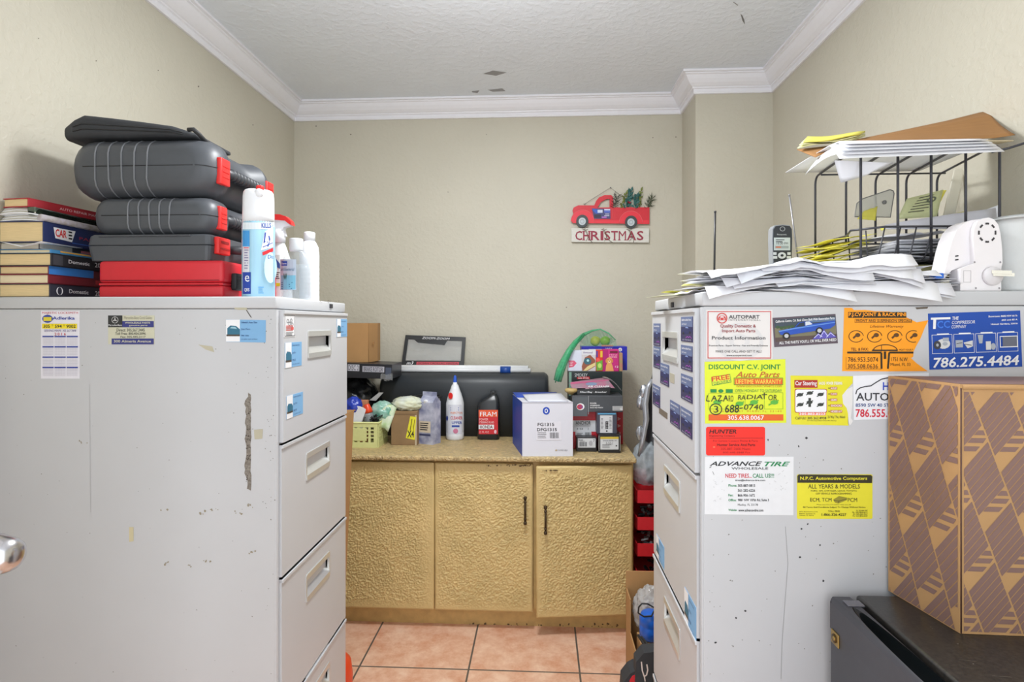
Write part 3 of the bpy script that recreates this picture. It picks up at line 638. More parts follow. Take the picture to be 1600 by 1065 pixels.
magazine('thick curled magazine with a rolled cover edge on the book stack', z7, z8, M('magazine print', (170, 160, 150), .4, var=.5, vs=70, rgb2=(206, 200, 214)), True, xb_(66))
magazine('flat white magazine just under the red book', z8, z9, M('magazine dark print', (92, 110, 84), .4, var=.3, vs=70, rgb2=(60, 60, 66)), False, xb_(52))
book('thin red book lying on top of the book stack', xb_(43), 1.282, 1.54, z9, zb_(308), ink(176, 44, 54), pg, draw=tx(('t', .3, .35, .8, .65, 'AUTO REPAIR MANUAL', ink(230, 200, 200), .01)), tilt=-.12)

# ------------------------------------------------------------ tool cases
blow = M('charcoal blow moulded plastic', (74, 77, 82), .42, var=.03, bump=('noise', 420, .12, .0006))
blowl = M('dark grey plastic', (62, 64, 68), .45, var=.03)
redp = M('red hard plastic', (206, 36, 48), .38, var=.02, bump=('noise', 300, .05, .0005))
latchm = M('red latch plastic', (222, 44, 42), .4, var=.02)
rubb = M('black rubber', (34, 35, 37), .6, var=.04)
def rr(hx, hz, r, cx, cz, n=6):
    o = []; r = min(r, hx*.98, hz*.98)
    for sx, sz, a in ((1, 1, 0), (-1, 1, PI/2), (-1, -1, PI), (1, -1, 3*PI/2)):
        for i in range(n): o.append((cx+sx*(hx-r)+r*math.cos(a+i*PI/2/(n-1)), cz+sz*(hz-r)+r*math.sin(a+i*PI/2/(n-1))))
    return o
def case(name, label, x0, x1, y0, y1, z0, z1, mat, R, ribs, latch, notch=.03, er=.05, seam=True, rot=0):
    cx, cz = (x0+x1)/2, (z0+z1)/2; hx, hz = (x1-x0)/2, (z1-z0)/2
    t = thing(name, label, 'tool case', (cx, (y0+y1)/2, z0)); b = MB()
    T = Matrix.Translation((x1, y0, z0)) @ Matrix.Rotation(rot, 4, 'Z') @ Matrix.Translation((-x1, -y0, -z0)); b.T = T
    L_ = y1-y0; ya, yb = .085, L_-.075; loops = []; sil = []
    st = [(0, er), (.08*er, er*.62), (.22*er, er*.38), (.5*er, er*.13), (er, 0)]
    ys = [(d, i, 0) for d, i in st]+[(ya-.012, 0, 0), (ya, 0, notch), (yb, 0, notch), (yb+.012, 0, 0)]+[(L_-d, i, 0) for d, i in reversed(st)]
    for d, ins, nt in ys:
        ix = ins*.8; h = hz-ins*.75
        pts = rr(hx-ix-nt/2, h, min(R, h*.95), cx-nt/2, cz)
        loops.append([V((p[0], y0+d, p[1])) for p in pts]); sil.append((y0+d, h))
    b.loft(loops, mat)
    if seam:
        for d in (0,):
            pts = [V((x0+.9*er, y0-.0004, cz)), V((x1-er*.9, y0-.0004, cz))]; b.tube(pts, .0011, rubb, 5)
            b.tube([V((x1-.0002-er*.8, y0-.0002, cz))]+[V((x1-i*.8+.0004, y0+dd, cz)) for dd, i in st]+[V((x1+.0004, y0+ya-.014, cz))], .0011, rubb, 5)
    ribm = M('painted rib highlight', (118, 121, 126), .45, var=.03)  # lighter grey than the shell: the highlights along the ribs put into the colour
    for k in range(ribs[0] if ribs else 0):
        xr = x0+(x1-x0)*(ribs[1]+k*ribs[2]); path = []
        for (yy, h) in reversed(sil[:5]): path.append(V((xr, yy-.0004, cz+h-.001)))
        yy0, h0 = sil[0]; 
        for (yy, h) in sil[:5]: path.append(V((xr+.002*math.sin(k), yy-.0004, cz-h+.001)))
        b.tube(path, .0021, ribm, 6)
    b.build('shell', t)
    # handle bar between the latches
    h = MB(); h.T = T; yh0, yh1 = y0+ya-.01, y0+yb+.01; xh = x1-.010
    h.tube([(x1-notch-.004, yh0, cz), (xh, yh0+.006, cz), (xh, yh0+.03, cz), (xh, yh1-.03, cz), (xh, yh1-.006, cz), (x1-notch-.004, yh1, cz)], [.010, .012, .013, .013, .012, .010], blowl, 10)
    for k in range(9):
        yy = yh0+.026+k*(yh1-yh0-.052)/8; h.tube([(xh, yy-.0035, cz), (xh, yy+.0035, cz)], .0158, blowl, 10)
    h.build('handle', t)
    if latch:
        for yy in (y0+latch[0], y1-latch[0]+.01):
            l = MB(); l.T = T; l.box((x1-.002, yy, cz+latch[2]), (.014, latch[1], latch[3]), latchm, .003)
            for k in range(3): l.box((x1+.0055, yy, cz+latch[2]+latch[3]*(.2-.2*k)), (.002, latch[1]*.7, .004), latchm, .0008)
            l.build('latch', t, 'red latch')
    return t
S = 1.335/F
def xp(px, Y=1.335): return at(px, 505, Y).x
zE, zD, zC_, zB = TOP, zp(407.5), zp(366), zp(305.5)
# red case: flat with stepped seams
def red_case():
    x0, x1, y0, y1, z0, z1 = xp(158), xp(352), 1.325, 1.60, TOP, zD; t = thing('tool_case', 'red hard plastic tool case at the bottom of the case stack', 'tool case', ((x0+x1)/2, 1.46, z0)); b = MB()
    b.bx(x0, x1, y0, y1, z0, z0+.030, redp, .007, 3); b.bx(x0+.001, x1-.001, y0+.001, y1, z0+.030, z0+.036, redp, .002); b.bx(x0, x1, y0, y1, z0+.036, z1, redp, .009, 3)
    for i in range(2): b.tube([(x0+.008, y0-.0002, z0+.03+i*.012), (x1-.01, y0-.0002, z0+.03+i*.012)], .0009, ink(120, 20, 28), 5)
    b.bx(x1-.002, x1+.011, y0+.10, y1-.02, z0+.004, z1-.004, redp, .005, 3); b.build('shell', t)
    l = MB(); l.box((x1+.006, y0+.055, (z0+z1)/2-.004), (.016, .038, .042), rubb, .004); l.box((x1+.013, y0+.055, (z0+z1)/2+.006), (.006, .03, .012), rubb, .002); l.build('latch', t, 'black latch')
    h = MB(); h.tube([(x1, y0+.12, z0+.04), (x1+.02, y0+.13, z0+.04), (x1+.02, y1-.06, z0+.04), (x1, y1-.05, z0+.04)], .008, redp, 8); h.build('handle', t)
red_case()
def grey_case():
    x0, x1, y0, y1, z0, z1 = xp(138), xp(331), 1.328, 1.62, zD, zC_; t = thing('tool_case', 'flat grey hard case with square edges, second from the bottom', 'tool case', ((x0+x1)/2, 1.47, z0)); b = MB(); zm = z0+.036
    def sec(z, i): return [V((p[0], p[1], z)) for p in rr((x1-x0)/2-i, (y1-y0)/2-i, .012, (x0+x1)/2, (y0+y1)/2, 4)]
    b.loft([sec(z0+.0008, .005), sec(zm, .0), sec(zm+.0014, .003), sec(zm+.0028, .0), sec(z1-.004, .003), sec(z1-.0005, .007)], blow, True, False)
    b.bx(x0+.03, x1-.05, y0-.0005, y0+.02, z1-.006, z1-.002, blow, .001); b.build('shell', t)
    for yy in (y0+.045, y1-.05):
        l = MB(); l.box((x1+.004, yy, zm+.003), (.014, .052, .042), latchm, .003); l.box((x1+.0112, yy, zm+.012), (.002, .034, .006), ink(150, 24, 26)); l.box((x1+.0112, yy, zm-.004), (.002, .04, .004), ink(170, 30, 30)); l.build('latch', t, 'red latch')
    h = MB(); h.tube([(x1-.01, y0+.09, zm), (x1+.025, y0+.105, zm), (x1+.026, y1-.105, zm), (x1-.01, y1-.09, zm)], .011, blowl, 8); h.build('handle', t)
grey_case()
case('drill_case', 'smaller ribbed charcoal drill case, third from the bottom', xp(139), xp(331), 1.335, 1.64, zC_, zB, blow, .034, (5, .32, .085), (.045, .032, -.002, .058), .03, .035)
case('drill_case', 'large bulging ribbed charcoal drill case just under the soft bag', xp(99), xp(332), 1.335, 1.66, zB, zp(211), blow, .052, (5, .215, .088), (.05, .042, -.006, .066), .032, .055)
# soft zip bag
cord = M('black woven nylon', (52, 54, 58), .75, var=.06, bump=('noise', 700, .3, .0006))
zA = zp(211)
def zipbag():
    x0, x1, y0, y1 = at(102, 200, 1.36).x, at(306, 200, 1.36).x, 1.345, 1.53; t = thing('zip_bag', 'soft black zippered bag lying on top of the cases', 'bag', ((x0+x1)/2, 1.5, zA)); b = MB(); lps = []
    for i in range(13):
        u = i/12; x = x0+(x1-x0)*u; e = min(1, .55+3.2*min(u, 1-u)); zt = at(150, 177, 1.36).z-u*.034-.012*u*u; zb = zA+.0005+.004*abs(math.sin(u*7))*.4
        hz = (zt-zb)/2*e; pts = rr((y1-y0)/2*min(1, .86+.9*min(u, 1-u)), hz, .014, (y0+y1)/2, zb+hz, 5); lps.append([V((x, p[0], p[1])) for p in pts])
    b.loft(lps, cord); b.build('body', t)
    for k, fz in enumerate((.36, .58)):
        p = MB(); path = []
        for i in range(1, 12):
            u = i/12; x = x0+(x1-x0)*u; e = min(1, .55+3.2*min(u, 1-u)); zt = at(150, 177, 1.36).z-u*.034-.012*u*u; zb = zA
            path.append((x, (y0+y1)/2-(y1-y0)/2*min(1, .86+.9*min(u, 1-u))-.0006, zb+(zt-zb)*e*fz))
        p.tube(path, .0016, rubb, 5); p.build('zipper', t)
    h = MB(); zm = zA+.002; h.tube([(x1-.012, y0+.004, zm+.014), (x1+.002, y0+.002, zm+.014), (x1+.010, y0+.010, zm+.006), (x1+.013, y0+.03, zm-.004), (x1+.008, y0+.05, zm-.004), (x1-.012, y0+.055, zm+.004)], .0055, rubb, 8); h.build('handle', t)
zipbag()

# ------------------------------------------------------------ cleaning bottles
def cylmap(cx, cy, R, sy=1):
    def g(px, py):
        d = ray(px, py); dx, dy, ox, oy = d.x, d.y/sy, cx, cy/sy
        A_ = dx*dx+dy*dy; B_ = dx*ox+dy*oy; C_ = ox*ox+oy*oy-R*R; D_ = max(0, B_*B_-A_*C_); t = (B_-math.sqrt(D_))/A_
        return V((d.x*t, d.y*t, CH+d.z*t))
    return g
capw = M('white cap plastic', (236, 238, 242), .3, var=.01)
def aerosol():
    cy = 1.352; cx = at(404, 400, cy).x; R = .0375; t = thing('aerosol_can', 'light blue and white disinfectant spray can, tallest beside the cases', 'spray can', (cx, cy, TOP))
    def zz(py): return CH+(505-py)/F*(cy-R*.6)
    b = MB(); can = M('printed light blue can', (164, 208, 230), .22, .15, var=.03, vs=12); z1 = zz(346)
    b.lathe([(R*.9, TOP), (R, TOP+.003), (R, z1-.003), (R*.985, z1), (R*.97, z1+.003), (R*.95, zz(338))], can, (cx, cy, 0), 40)
    q = Pr(b, cylmap(cx, cy, R), (0, -1, 0), .0005); q.cur = 2.5; w = WHITE; bl = ink(28, 66, 160); md = ink(64, 150, 216)
    q.rect(379.5, 347.5, 429, 358, ink(226, 234, 240), 10); q.rect(379.5, 360, 390, 385, md, 3); q.rect(379.5, 385, 390, 425, ink(214, 214, 222), 3); q.rect(379.5, 425, 392, 459, bl, 3)
    q.poly([(408, 391), (414, 362), (429, 352), (429, 385), (408, 391)], w); q.poly([(410, 394), (429, 386), (429, 392), (411, 399)], ink(206, 40, 50)); q.oval(423, 418, 10, 24, ink(196, 228, 240), 20); q.up()
    q.text(409, 334+14, 424, 342+14, 'KILLS', bl, .03); q.text(409, 343+8, 0, 0, '', bl); q.lines(382, 390, 389, 8, 4, 1.4, ink(120, 110, 150)); q.text(383, 430, 390, 440, 'e', w); q.text(382, 450, 390, 456, 'QRS', w, .02); q.text(419, 398, 429, 404, 'Dis', bl, .02); q.lines(404, 448, 413, 4, 3, 1.2, md); q.rect(381, 386, 389, 388, ink(220, 120, 140), 2)
    q.text(412, 363, 427, 385, 'Ly', bl, .03, .2); q.line([(411, 386), (427, 379)], 1.2, bl)
    b.build('can', t)
    b = MB(); b.lathe([(R*.965, zz(343)), (R*.96, zz(330)), (R*.94, zz(300)), (R*.90, zz(293)), (R*.82, zz(290)), (R*.55, zz(289)), (R*.5, zz(296))], capw, (cx, cy, 0), 36)
    b.build('cap', t, 'white plastic cap'); b = MB(); n = at(405, 299, cy-R*.7); b.box((n.x+.001, cy-R*.62, n.z+.007), (.016, .016, .016), latchm, .004); b.lathe([(.010, -.0075), (.011, 0), (.009, .004)], capw, (n.x+.001, cy-R*.79, n.z-.004), 18, R=Matrix.Rotation(PI/2, 3, 'X')); b.build('nozzle', t, 'red spray nozzle')
aerosol()
clear = M('clear plastic', (196, 206, 212), .08, var=.0, alpha=.22, spec=.7)
def spray_bottle():
    cy = 1.60; cx = at(437, 400, cy).x; t = thing('spray_bottle', 'trigger spray bottle with red top standing behind the spray can', 'spray bottle', (cx, cy, TOP)); zz = lambda py: CH+(505-py)/F*cy
    b = MB(); body = M('translucent white plastic', (222, 226, 226), .3, var=.02)
    b.lathe([(.034, TOP), (.036, TOP+.006), (.036, zz(415)), (.032, zz(405)), (.02, zz(385)), (.0135, zz(376)), (.0135, zz(366))], body, (cx, cy, 0), 28, 1, .7)
    q = Pr(b, cylmap(cx, cy, .036, .7), (0, -1, 0), .0008); q.cur = 2.5; q.rect(428, 376+22, 437, 446, ink(206, 214, 210), 3); q.up(); q.poly([(430, 402), (438, 412), (438, 420), (430, 416)], ink(40, 70, 140)); q.rect(429, 442, 438, 447, ink(200, 206, 40)); q.lines(429, 425, 438, 4, 3, 1.4, DK); b.build('bottle', t)
    b = MB(); b.lathe([(.016, zz(376)), (.0165, zz(362)), (.012, zz(355))], capw, (cx, cy, 0), 24); 
    zt = zz(334); b.prism([(cx-.03, cy-.010, zz(357)), (cx+.012, cy-.010, zz(357)), (cx+.016, cy-.010, zz(352)), (cx+.035, cy-.010, zz(350)), (cx+.036, cy-.010, zz(343)), (cx-.04, cy-.010, zz(338))], (0, .02, 0), capw)
    b.build('collar', t); b = MB(); b.prism([(cx-.044, cy-.012, zz(331)), (cx+.006, cy-.012, zz(332)), (cx+.022, cy-.012, zz(335)), (cx+.036, cy-.012, zz(342)), (cx+.040, cy-.012, zz(349)), (cx+.034, cy-.012, zz(348)), (cx+.02, cy-.012, zz(342)), (cx-.044, cy-.012, zz(339))], (0, .024, 0), latchm); b.build('spray_head', t, 'red spray head')
    b = MB(); b.prism([(cx+.008, cy-.005, zz(352)), (cx+.014, cy-.005, zz(352)), (cx+.020, cy-.005, zz(366)), (cx+.017, cy-.005, zz(367))], (0, .01, 0), capw); b.build('trigger', t)
spray_bottle()
def sanitizer():
    cy = 1.50; cx = at(463, 400, cy).x; t = thing('sanitizer_bottle', 'clear hand sanitizer bottle with blue label on left cabinet corner', 'bottle', (cx, cy, TOP)); zz = lambda py: CH+(505-py)/F*cy
    b = MB(); b.lathe([(.036, TOP), (.040, TOP+.005), (.0405, zz(412)), (.036, zz(402)), (.026, zz(393)), (.017, zz(389)), (.0165, zz(384))], clear, (cx, cy, 0), 32, 1, .55); b.build('bottle', t)
    b = MB(); b.lathe([(.0335, TOP+.008), (.0365, TOP+.012), (.037, zz(420)), (.033, zz(412))], M('clear gel', (190, 202, 210), .1, var=0, alpha=.25), (cx, cy, 0), 28, 1, .5); b.build('gel', t)
    b = MB(); q = Pr(b, cylmap(cx, cy, .041, .55), (0, -1, 0), .0006); q.cur = 2.5; bl = ink(44, 78, 176); q.rect(438, 405, 463, 453, ink(196, 208, 222), 5); q.up(); q.rect(440, 408, 449, 415, bl, 3); q.rect(439, 430, 462, 452, ink(130, 196, 220), 5); q.up(); q.text(440, 410, 448, 413, 'Germ', WHITE, .02); q.text(439, 418, 460, 423, 'antibacterial', ink(90, 130, 160)); q.lines(440, 441, 458, 4, 3, 1, ink(60, 110, 150)); q.text(443, 427, 449, 437, 'W', ink(40, 84, 60), .02); b.build('label', t)
    b = MB(); b.lathe([(.017, zz(390)), (.018, zz(388)), (.018, zz(372)), (.0165, zz(370)), (.012, zz(369.5))], M('clear cap plastic', (232, 236, 240), .12, var=0, alpha=.6), (cx, cy, 0), 24); b.build('cap', t)
sanitizer()
def white_bottle():
    cy = 1.672; cx = at(484, 400, cy).x-.001; t = thing('bottle', 'plain white plastic bottle at the far corner of left cabinet', 'bottle', (cx, cy, TOP)); zz = lambda py: CH+(505-py)/F*cy
    b = MB(); m = M('milky white plastic', (226, 230, 234), .35, var=.01); pr_ = [(.026, TOP), (.0285, TOP+.004)]
    for k in range(7): z0 = TOP+.02+k*.014; pr_ += [(.0285, z0), (.0278, z0+.004), (.0285, z0+.008)]
    pr_ += [(.0285, zz(396)), (.026, zz(384)), (.019, zz(376)), (.0135, zz(373)), (.0135, zz(370))]
    b.lathe(pr_, m, (cx, cy, 0), 32); b.build('bottle', t); b = MB(); b.lathe([(.0165, zz(374)), (.0165, zz(361.5)), (.015, zz(360)), (.01, zz(360))], capw, (cx, cy, 0), 24); b.build('cap', t)
white_bottle()
# ------------------------------------------------------------ base cabinet along the back wall
gold = M('gold crinkle paint', (197, 174, 118), .48, var=.10, vs=9, rgb2=(212, 186, 128), bump=('noise', 160, .5, .003))
goldt = M('worn gold worktop', (166, 146, 108), .45, var=.3, vs=70, rgb2=(206, 180, 128), bump=('vor', 80, 1, .006))
golde = M('smooth gold edge', (196, 164, 104), .45, var=.12, vs=30, bump=('noise', 120, .3, .002))
bronze = M('dark bronze', (74, 60, 44), .4, .7, var=.1)
dirt = M('worn dark patches', (96, 76, 50), .8, var=.2)
CT = .722; CF = 2.29; CR = at(995, 722, CF).x; CL = XL+.004
t = thing('base_cabinet', 'long low base cabinet in crinkled gold paint along the back wall', 'cabinet', ((CL+CR)/2, 2.6, 0))
b = MB(); b.bx(CL, CR-.012, 2.375, YB-.003, 0, .09, golde); b.bx(CL, CR-.006, 2.342, YB-.003, .088, CT-.02, golde)
q = Pr(b, lambda x, y: at(x, y, 2.375), (0, -1, 0), .0005)
rn = random.Random(9)
for i in range(60): speck(q, rn.uniform(545, 975), rn.uniform(974, 979), rn.uniform(.8, 2.5), dirt)
b.build('carcass', t)
xs1 = at(679, 830, 2.325).x; xs2 = at(834, 830, 2.325).x
def slab(x0, x1, nm, lab, hx=None, rot=0, piv=None):
    b = MB(); T = None
    if rot: T = Matrix.Translation((piv[0], piv[1], 0)) @ Matrix.Rotation(rot, 4, 'Z') @ Matrix.Translation((-piv[0], -piv[1], 0))
    b.T = T; b.bx(x0, x1, 2.320, 2.340, .083, .688, gold, .005, 2)
    def crk(u, v):
        x = x0+.005+(x1-x0-.010)*u; z_ = .088+.595*v; p = V((x*112, z_*112, 1.7)); w = noise.noise(p*.45)*.9
        n = noise.noise(p+V((w, w*.7, 0))); n2 = noise.noise(p*2.1+V((3, w, 5)))
        e = min(1, 14*min(u, 1-u, v, 1-v)); return (x, 2.3195-e*(.0042*max(0, 1-abs(n)*2.4)+.0010*n2), z_)
    b.grid(crk, int((x1-x0)/.0022), 280, gold, (0, .001, 0))
    q = Pr(b, lambda x, y: at(x, y, 2.3155), (0, -1, 0), .0008)
    if nm == 'door':
        for i in range(30):
            xx = rn.uniform(760, 832) if not rot else rn.uniform(846, 870); speck(q, xx, 726.5+rn.uniform(-1, 1.5) if not rot else 731, rn.uniform(.5, 1.6), dirt)
    d = b.build(nm, t, lab)
    if hx is not None:
        h = MB(); h.T = T; z0, z1 = hx[1], hx[2]; x = hx[0]; y = 2.300
        h.tube([(x, y, z0+.004), (x, y, z1-.004)], .0042, bronze, 8)
        for zz in (z0, z1): h.lathe([(.002, -.008), (.0065, -.005), (.0065, .005), (.002, .008)], bronze, (x, y, zz), 12)
        for zz in (z0+.016, z1-.016): h.lathe([(.0042, -.004), (.0062, 0), (.0042, .004)], bronze, (x, y, zz), 12); h.tube([(x, y, zz), (x, 2.321, zz)], .0036, bronze, 8)
        h.build('handle', d, 'dark bronze bar handle')
slab(CL+.005, xs1-.001, 'panel', 'fixed left panel')
pz = lambda py: CH+(505-py)/F*2.30
slab(xs1+.001, xs2-.003, 'door', 'closed middle door', (at(820.5, 800, 2.30).x, pz(817), pz(778)))
slab(xs2+.008, CR-.012, 'door', 'right door standing slightly ajar', (at(848, 800, 2.25).x+.006, pz(826), pz(787)), .115, (CR-.012, 2.325))
w = MB(); w.bx(CL, CR, CF, YB-.002, CT-.02, CT, goldt, .006, 3); 
w.build('worktop', t, 'gold worktop with rolled edge and worn patches')

# ------------------------------------------------------------ things along the back of the worktop
foam = M('black vinyl cushion', (48, 52, 56), .42, var=.04, bump=('noise', 250, .15, .0008))
b = MB(); x0, x1 = at(592, 600, 2.70).x, at(857, 600, 2.70).x; lps = []
for d, i in ((0, .022), (.006, .010), (.02, .0), (x1-x0-.02, .0), (x1-x0-.006, .010), (x1-x0, .022)):
    prof = []
    zt = at(700, 583, 2.72).z
    for (yy, zz) in ((2.70, CT), (2.70, zt-.075), (2.704, zt-.045), (2.716, zt-.02), (2.738, zt-.005), (2.76, zt), (2.81, zt), (2.84, zt-.01), (2.86, zt-.04), (2.868, zt-.09), (2.868, CT)):
        cy, cz = 2.78, (CT+zt)/2; k = 1-i/.12; prof.append(V((x0+d, cy+(yy-cy)*k, CT+(zz-CT)*(1-i/.35))))
    lps.append(prof)
b.loft(lps, foam)
ZT = at(700, 583, 2.72).z
b.build('cushion', None, 'long black padded cushion standing behind the bottles on the worktop', 'cushion')
tubem = M('white plastic tube', (226, 228, 230), .3, var=.02); btape = M('blue tape', (28, 72, 150), .4, var=.06)
tx0, tx1 = at(606, 576, 2.775).x, at(829, 576, 2.775).x; tape0, tape1 = at(782, 576, 2.775).x, at(798, 576, 2.775).x
for k, (yy, zz, lab, dx) in enumerate(((2.768, ZT+.0115, 'white plastic tube with blue tape, front one on the black cushion', 0), (2.784, ZT+.0185, 'white plastic tube, rear one on the black cushion', -.012))):
    tt = thing('plastic_tube', lab, 'tube', ((tx0+tx1)/2, yy, zz-.0115)); zz += .004*k
    b = MB(); b.tube([(tx0-.1, yy, zz), (tx1+dx, yy, zz)], .0105+.002*k, tubem, 14); b.build('pipe', tt)
    c = MB(); c.tube([(tx1+dx-.002, yy, zz), (tx1+dx+.0015, yy, zz)], .008, GREY, 12); c.build('end_cap', tt)
    if k == 0: c = MB(); c.tube([(tape0, yy+.004, zz+.001), (tape1, yy+.004, zz+.001)], .0185, btape, 14); c.build('tape_band', tt, 'blue tape band')
# number plate frame leaning on the wall
tt = thing('plate_frame', 'dark car plate frame in clear film leaning on the back wall', 'frame', at(677, 572, 2.83))
fm = M('black plate frame', (40, 41, 43), .35, var=.03)
A, B_, C_, D_ = at(634, 523.5, 2.872), at(728, 527, 2.872), at(725, 571, 2.832), at(627.5, 571, 2.832)
mpf = lambda u, v: A.lerp(B_, u).lerp(D_.lerp(C_, u), v)
b = MB(); nn = (B_-A).cross(D_-A).normalized()
if nn.y > 0: nn = -nn
for (u0, v0, u1, v1) in ((0, 0, 1, .14), (0, .84, 1, 1), (0, .14, .055, .84), (.945, .14, 1, .84)):
    b.prism([mpf(u0, v0), mpf(u1, v0), mpf(u1, v1), mpf(u0, v1)], nn*.006, fm)
b.prism([mpf(.15, .14), mpf(.7, .14), mpf(.66, .30), mpf(.22, .24)], nn*.005, fm)
q = Pr(b, mpf, nn, .0004); q.lay = 17
q.text(.28, .04, .74, .115, 'ZOOM-ZOOM', WHITE, .03, .25); q.text(.08, .87, .19, .97, 'm3', WHITE, .02, .3); q.rect(.24, .88, .92, .98, ink(196, 70, 84)); q.up(); q.text(.26, .9, .9, .96, 'OCEAN CADILLAC MAZDA', ink(40, 20, 24), .01)
b.build('frame', tt)
b = MB(); film = M('clear film', (214, 216, 216), .06, var=0, alpha=.28, spec=.8)
b.grid(lambda u, v: mpf(.05+.9*u, .13+.72*v)+nn*(.003+.003*noise.noise(V((u*9, v*6, 3)))), 26, 16, film, nn*.0004); b.build('film', tt, 'crumpled clear film')
# left corner pile
kraft = M('kraft cardboard', (178, 136, 88), .8, var=.05, vs=14); kraftd = M('kraft cardboard edge', (154, 114, 70), .85, var=.06)
bag = M('black bin bag plastic', (34, 35, 38), .25, var=.05, bump=('noise', 30, .4, .006))
b = MB(); b.blob((-.905, 2.735, .866), (.108, .105, .136), bag, 3, .10, 2.2, 5, CT+.0005); b.build('bin_bag', None, 'stuffed black plastic bag in the left corner of the worktop', 'bag')
zk0, zk1 = at(560, 592, 2.56).z, at(560, 569, 2.56).z
t = thing('carton', 'flat black carton with white labels lying on the black bag', 'box', (-.86, 2.64, zk0)); b = MB()
blk = M('black printed carton', (40, 41, 46), .35, var=.03); bx0, bx1_ = at(500, 580, 2.56).x, at(612, 580, 2.56).x
b.T = Matrix.Translation((bx1_, 2.56, zk0)) @ Matrix.Rotation(.03, 4, 'Y') @ Matrix.Translation((-bx1_, -2.56, -zk0))
b.bx(bx0, bx1_, 2.56, 2.74, zk0, zk1, blk, .002); q = Pr(b, lambda x, y: at(x, y, 2.56), (0, -1, 0), .0006)
q.rect(543, 571, 561, 581, ink(196, 196, 206)); q.rect(566, 573, 600, 582, ink(176, 176, 186)); q.up(); q.text(544, 572, 560, 580, 'DISC 2', DK); q.text(568, 574, 598, 581, 'BRAKE ROTOR', DK); q.rect(602, 574, 611, 592, ink(70, 78, 96)); b.build('box', t)
b = MB(); b.grid(lambda u, v: (bx1_-.05+.055*u, 2.556, zk0-.006+.03*v+.004*math.sin(u*9)), 6, 3, film); b.build('film', t, 'loose clear film')
t = thing('cardboard_box', 'upright brown cardboard box on the black carton in the corner', 'box', (-.86, 2.68, zk1)); b = MB()
ax0, ax1, ax2 = at(500, 540, 2.62).x, at(576, 540, 2.62).x, at(590, 540, 2.70).x; az1 = at(560, 504.5, 2.62).z; zz0 = zk1+.006
b.prism([(ax0, 2.62, zz0), (ax1, 2.62, zz0), (ax2, 2.70, zz0), (ax2-.01, 2.78, zz0), (ax0, 2.78, zz0)], (0, 0, az1-zz0), kraft); b.build('box', t)
b = MB(); b.tube([(ax1, 2.6195, zz0), (ax1, 2.6195, az1)], .0012, kraftd, 5); b.bx(ax1+.012, ax1+.022, 2.638, 2.642, zz0+.085, zz0+.094, kraftd); b.build('seam', t)
# tall carton on the floor between the cabinets
t = thing('cardboard_box', 'tall narrow brown carton standing behind the left file cabinet', 'box', (-.7, 1.95, 0)); b = MB(); p1 = at(553, 642, 2.04); hh = p1.z
b.prism([(p1.x-.16, 1.9, .0), (p1.x-.045, 1.9, 0), (p1.x, 1.9, hh), (p1.x-.16, 1.9, hh)], (0, .14, 0), kraft); 
q = Pr(b, lambda x, y: at(x-13, y, 1.9), (0, -1, 0), .0006); q.rect(542, 653, 549, 708, ink(150, 150, 96)); q.up(); q.frame(543.5, 655, 548.5, 706, .8, ink(100, 110, 80)); q.rect(550.4, 645, 551.4, 720, kraftd); b.build('box', t)
b = MB(); b.T = Matrix.Translation((p1.x-.08, 1.9, hh)); b.bx(-.079, .079, .002, .16, -.001, .002, kraftd); b.build('flap', t)
# orange container on the floor
orp = M('orange plastic', (226, 70, 30), .35, var=.03)
p1 = at(549, 1040, 1.80); b = MB(); b.lathe([(.070, .0), (.08, .006), (.086, .12), (.08, .165), (.06, .19), (.025, .20), (.025, .222), (.0, .222)], orp, (p1.x-.085, 1.80, 0), 28); b.build('canister', None, 'orange plastic canister on the floor behind left file cabinet', 'canister')

# basket with odds and ends
bas = M('pale green plastic', (214, 216, 150), .4, var=.03)
ka0, ka1 = at(545, 690, 2.43).x, at(591, 690, 2.43).x; b0 = CT; bh = .108
t = thing('basket', 'pale yellow-green slotted plastic basket at the left end of the worktop', 'basket', ((ka0+ka1)/2, 2.52, CT)); b = MB()
x0, x1, y0, y1 = ka1-.235, ka1, 2.43, 2.57
b.bx(x0, x1, y0, y1, b0, b0+.004, bas)
def slotted(p0, p1, n, skip=None):
    p0, p1 = V(p0), V(p1); d = p1-p0; nn = V((d.y, -d.x, 0)).normalized()*.003; up = V((0, 0, 1))
    def pnl(u0, u1, v0, v1, i=0.): b.prism([p0+nn*i+d*u0+up*v0, p0+nn*i+d*u1+up*v0, p0+nn*i+d*u1+up*v1, p0+nn*i+d*u0+up*v1], nn*(1-2*i), bas)
    pnl(.04, .96, 0, bh*.22, .1); pnl(.04, .96, bh*.82, bh, .1); pnl(.004, .04, .001, bh); pnl(.96, .996, .001, bh)
    for k in range(n):
        u = .04+.92*(k+.6)/n; pnl(u, u+.92*.45/n, bh*.2, bh*.84, .2)
    for v in (.38, .53, .68): pnl(.04, .96, bh*v, bh*(v+.05), .3)
slotted((x0, y0, b0), (x1, y0, b0), 9); slotted((x1, y0, b0), (x1, y1, b0), 7); slotted((x1, y1, b0), (x0, y1, b0), 9); slotted((x0, y1, b0), (x0, y0, b0), 7)
b.bx(x0+.10, x1-.05, y0-.004, y0, b0+.03, b0+.085, bas, .001); b.build('tray', t); b = MB()
b.tube([(x0, y0-.002, b0+bh), (x1+.003, y0-.002, b0+bh), (x1+.003, y1, b0+bh), (x0, y1, b0+bh)], .0042, bas, 8, True); b.build('rim', t)
def P_(x, y, Y): return at(x, y, Y)
b = MB(); p = P_(553, 634, 2.47); b.blob(p, (.032, .03, .036), M('blue wrapper', (36, 62, 176), .25, var=.2, bump=('noise', 60, .4, .004)), 4, .22, 2.5, 4); b.build('snack_bag', None, 'crumpled deep blue plastic wrapper in the basket', 'bag')
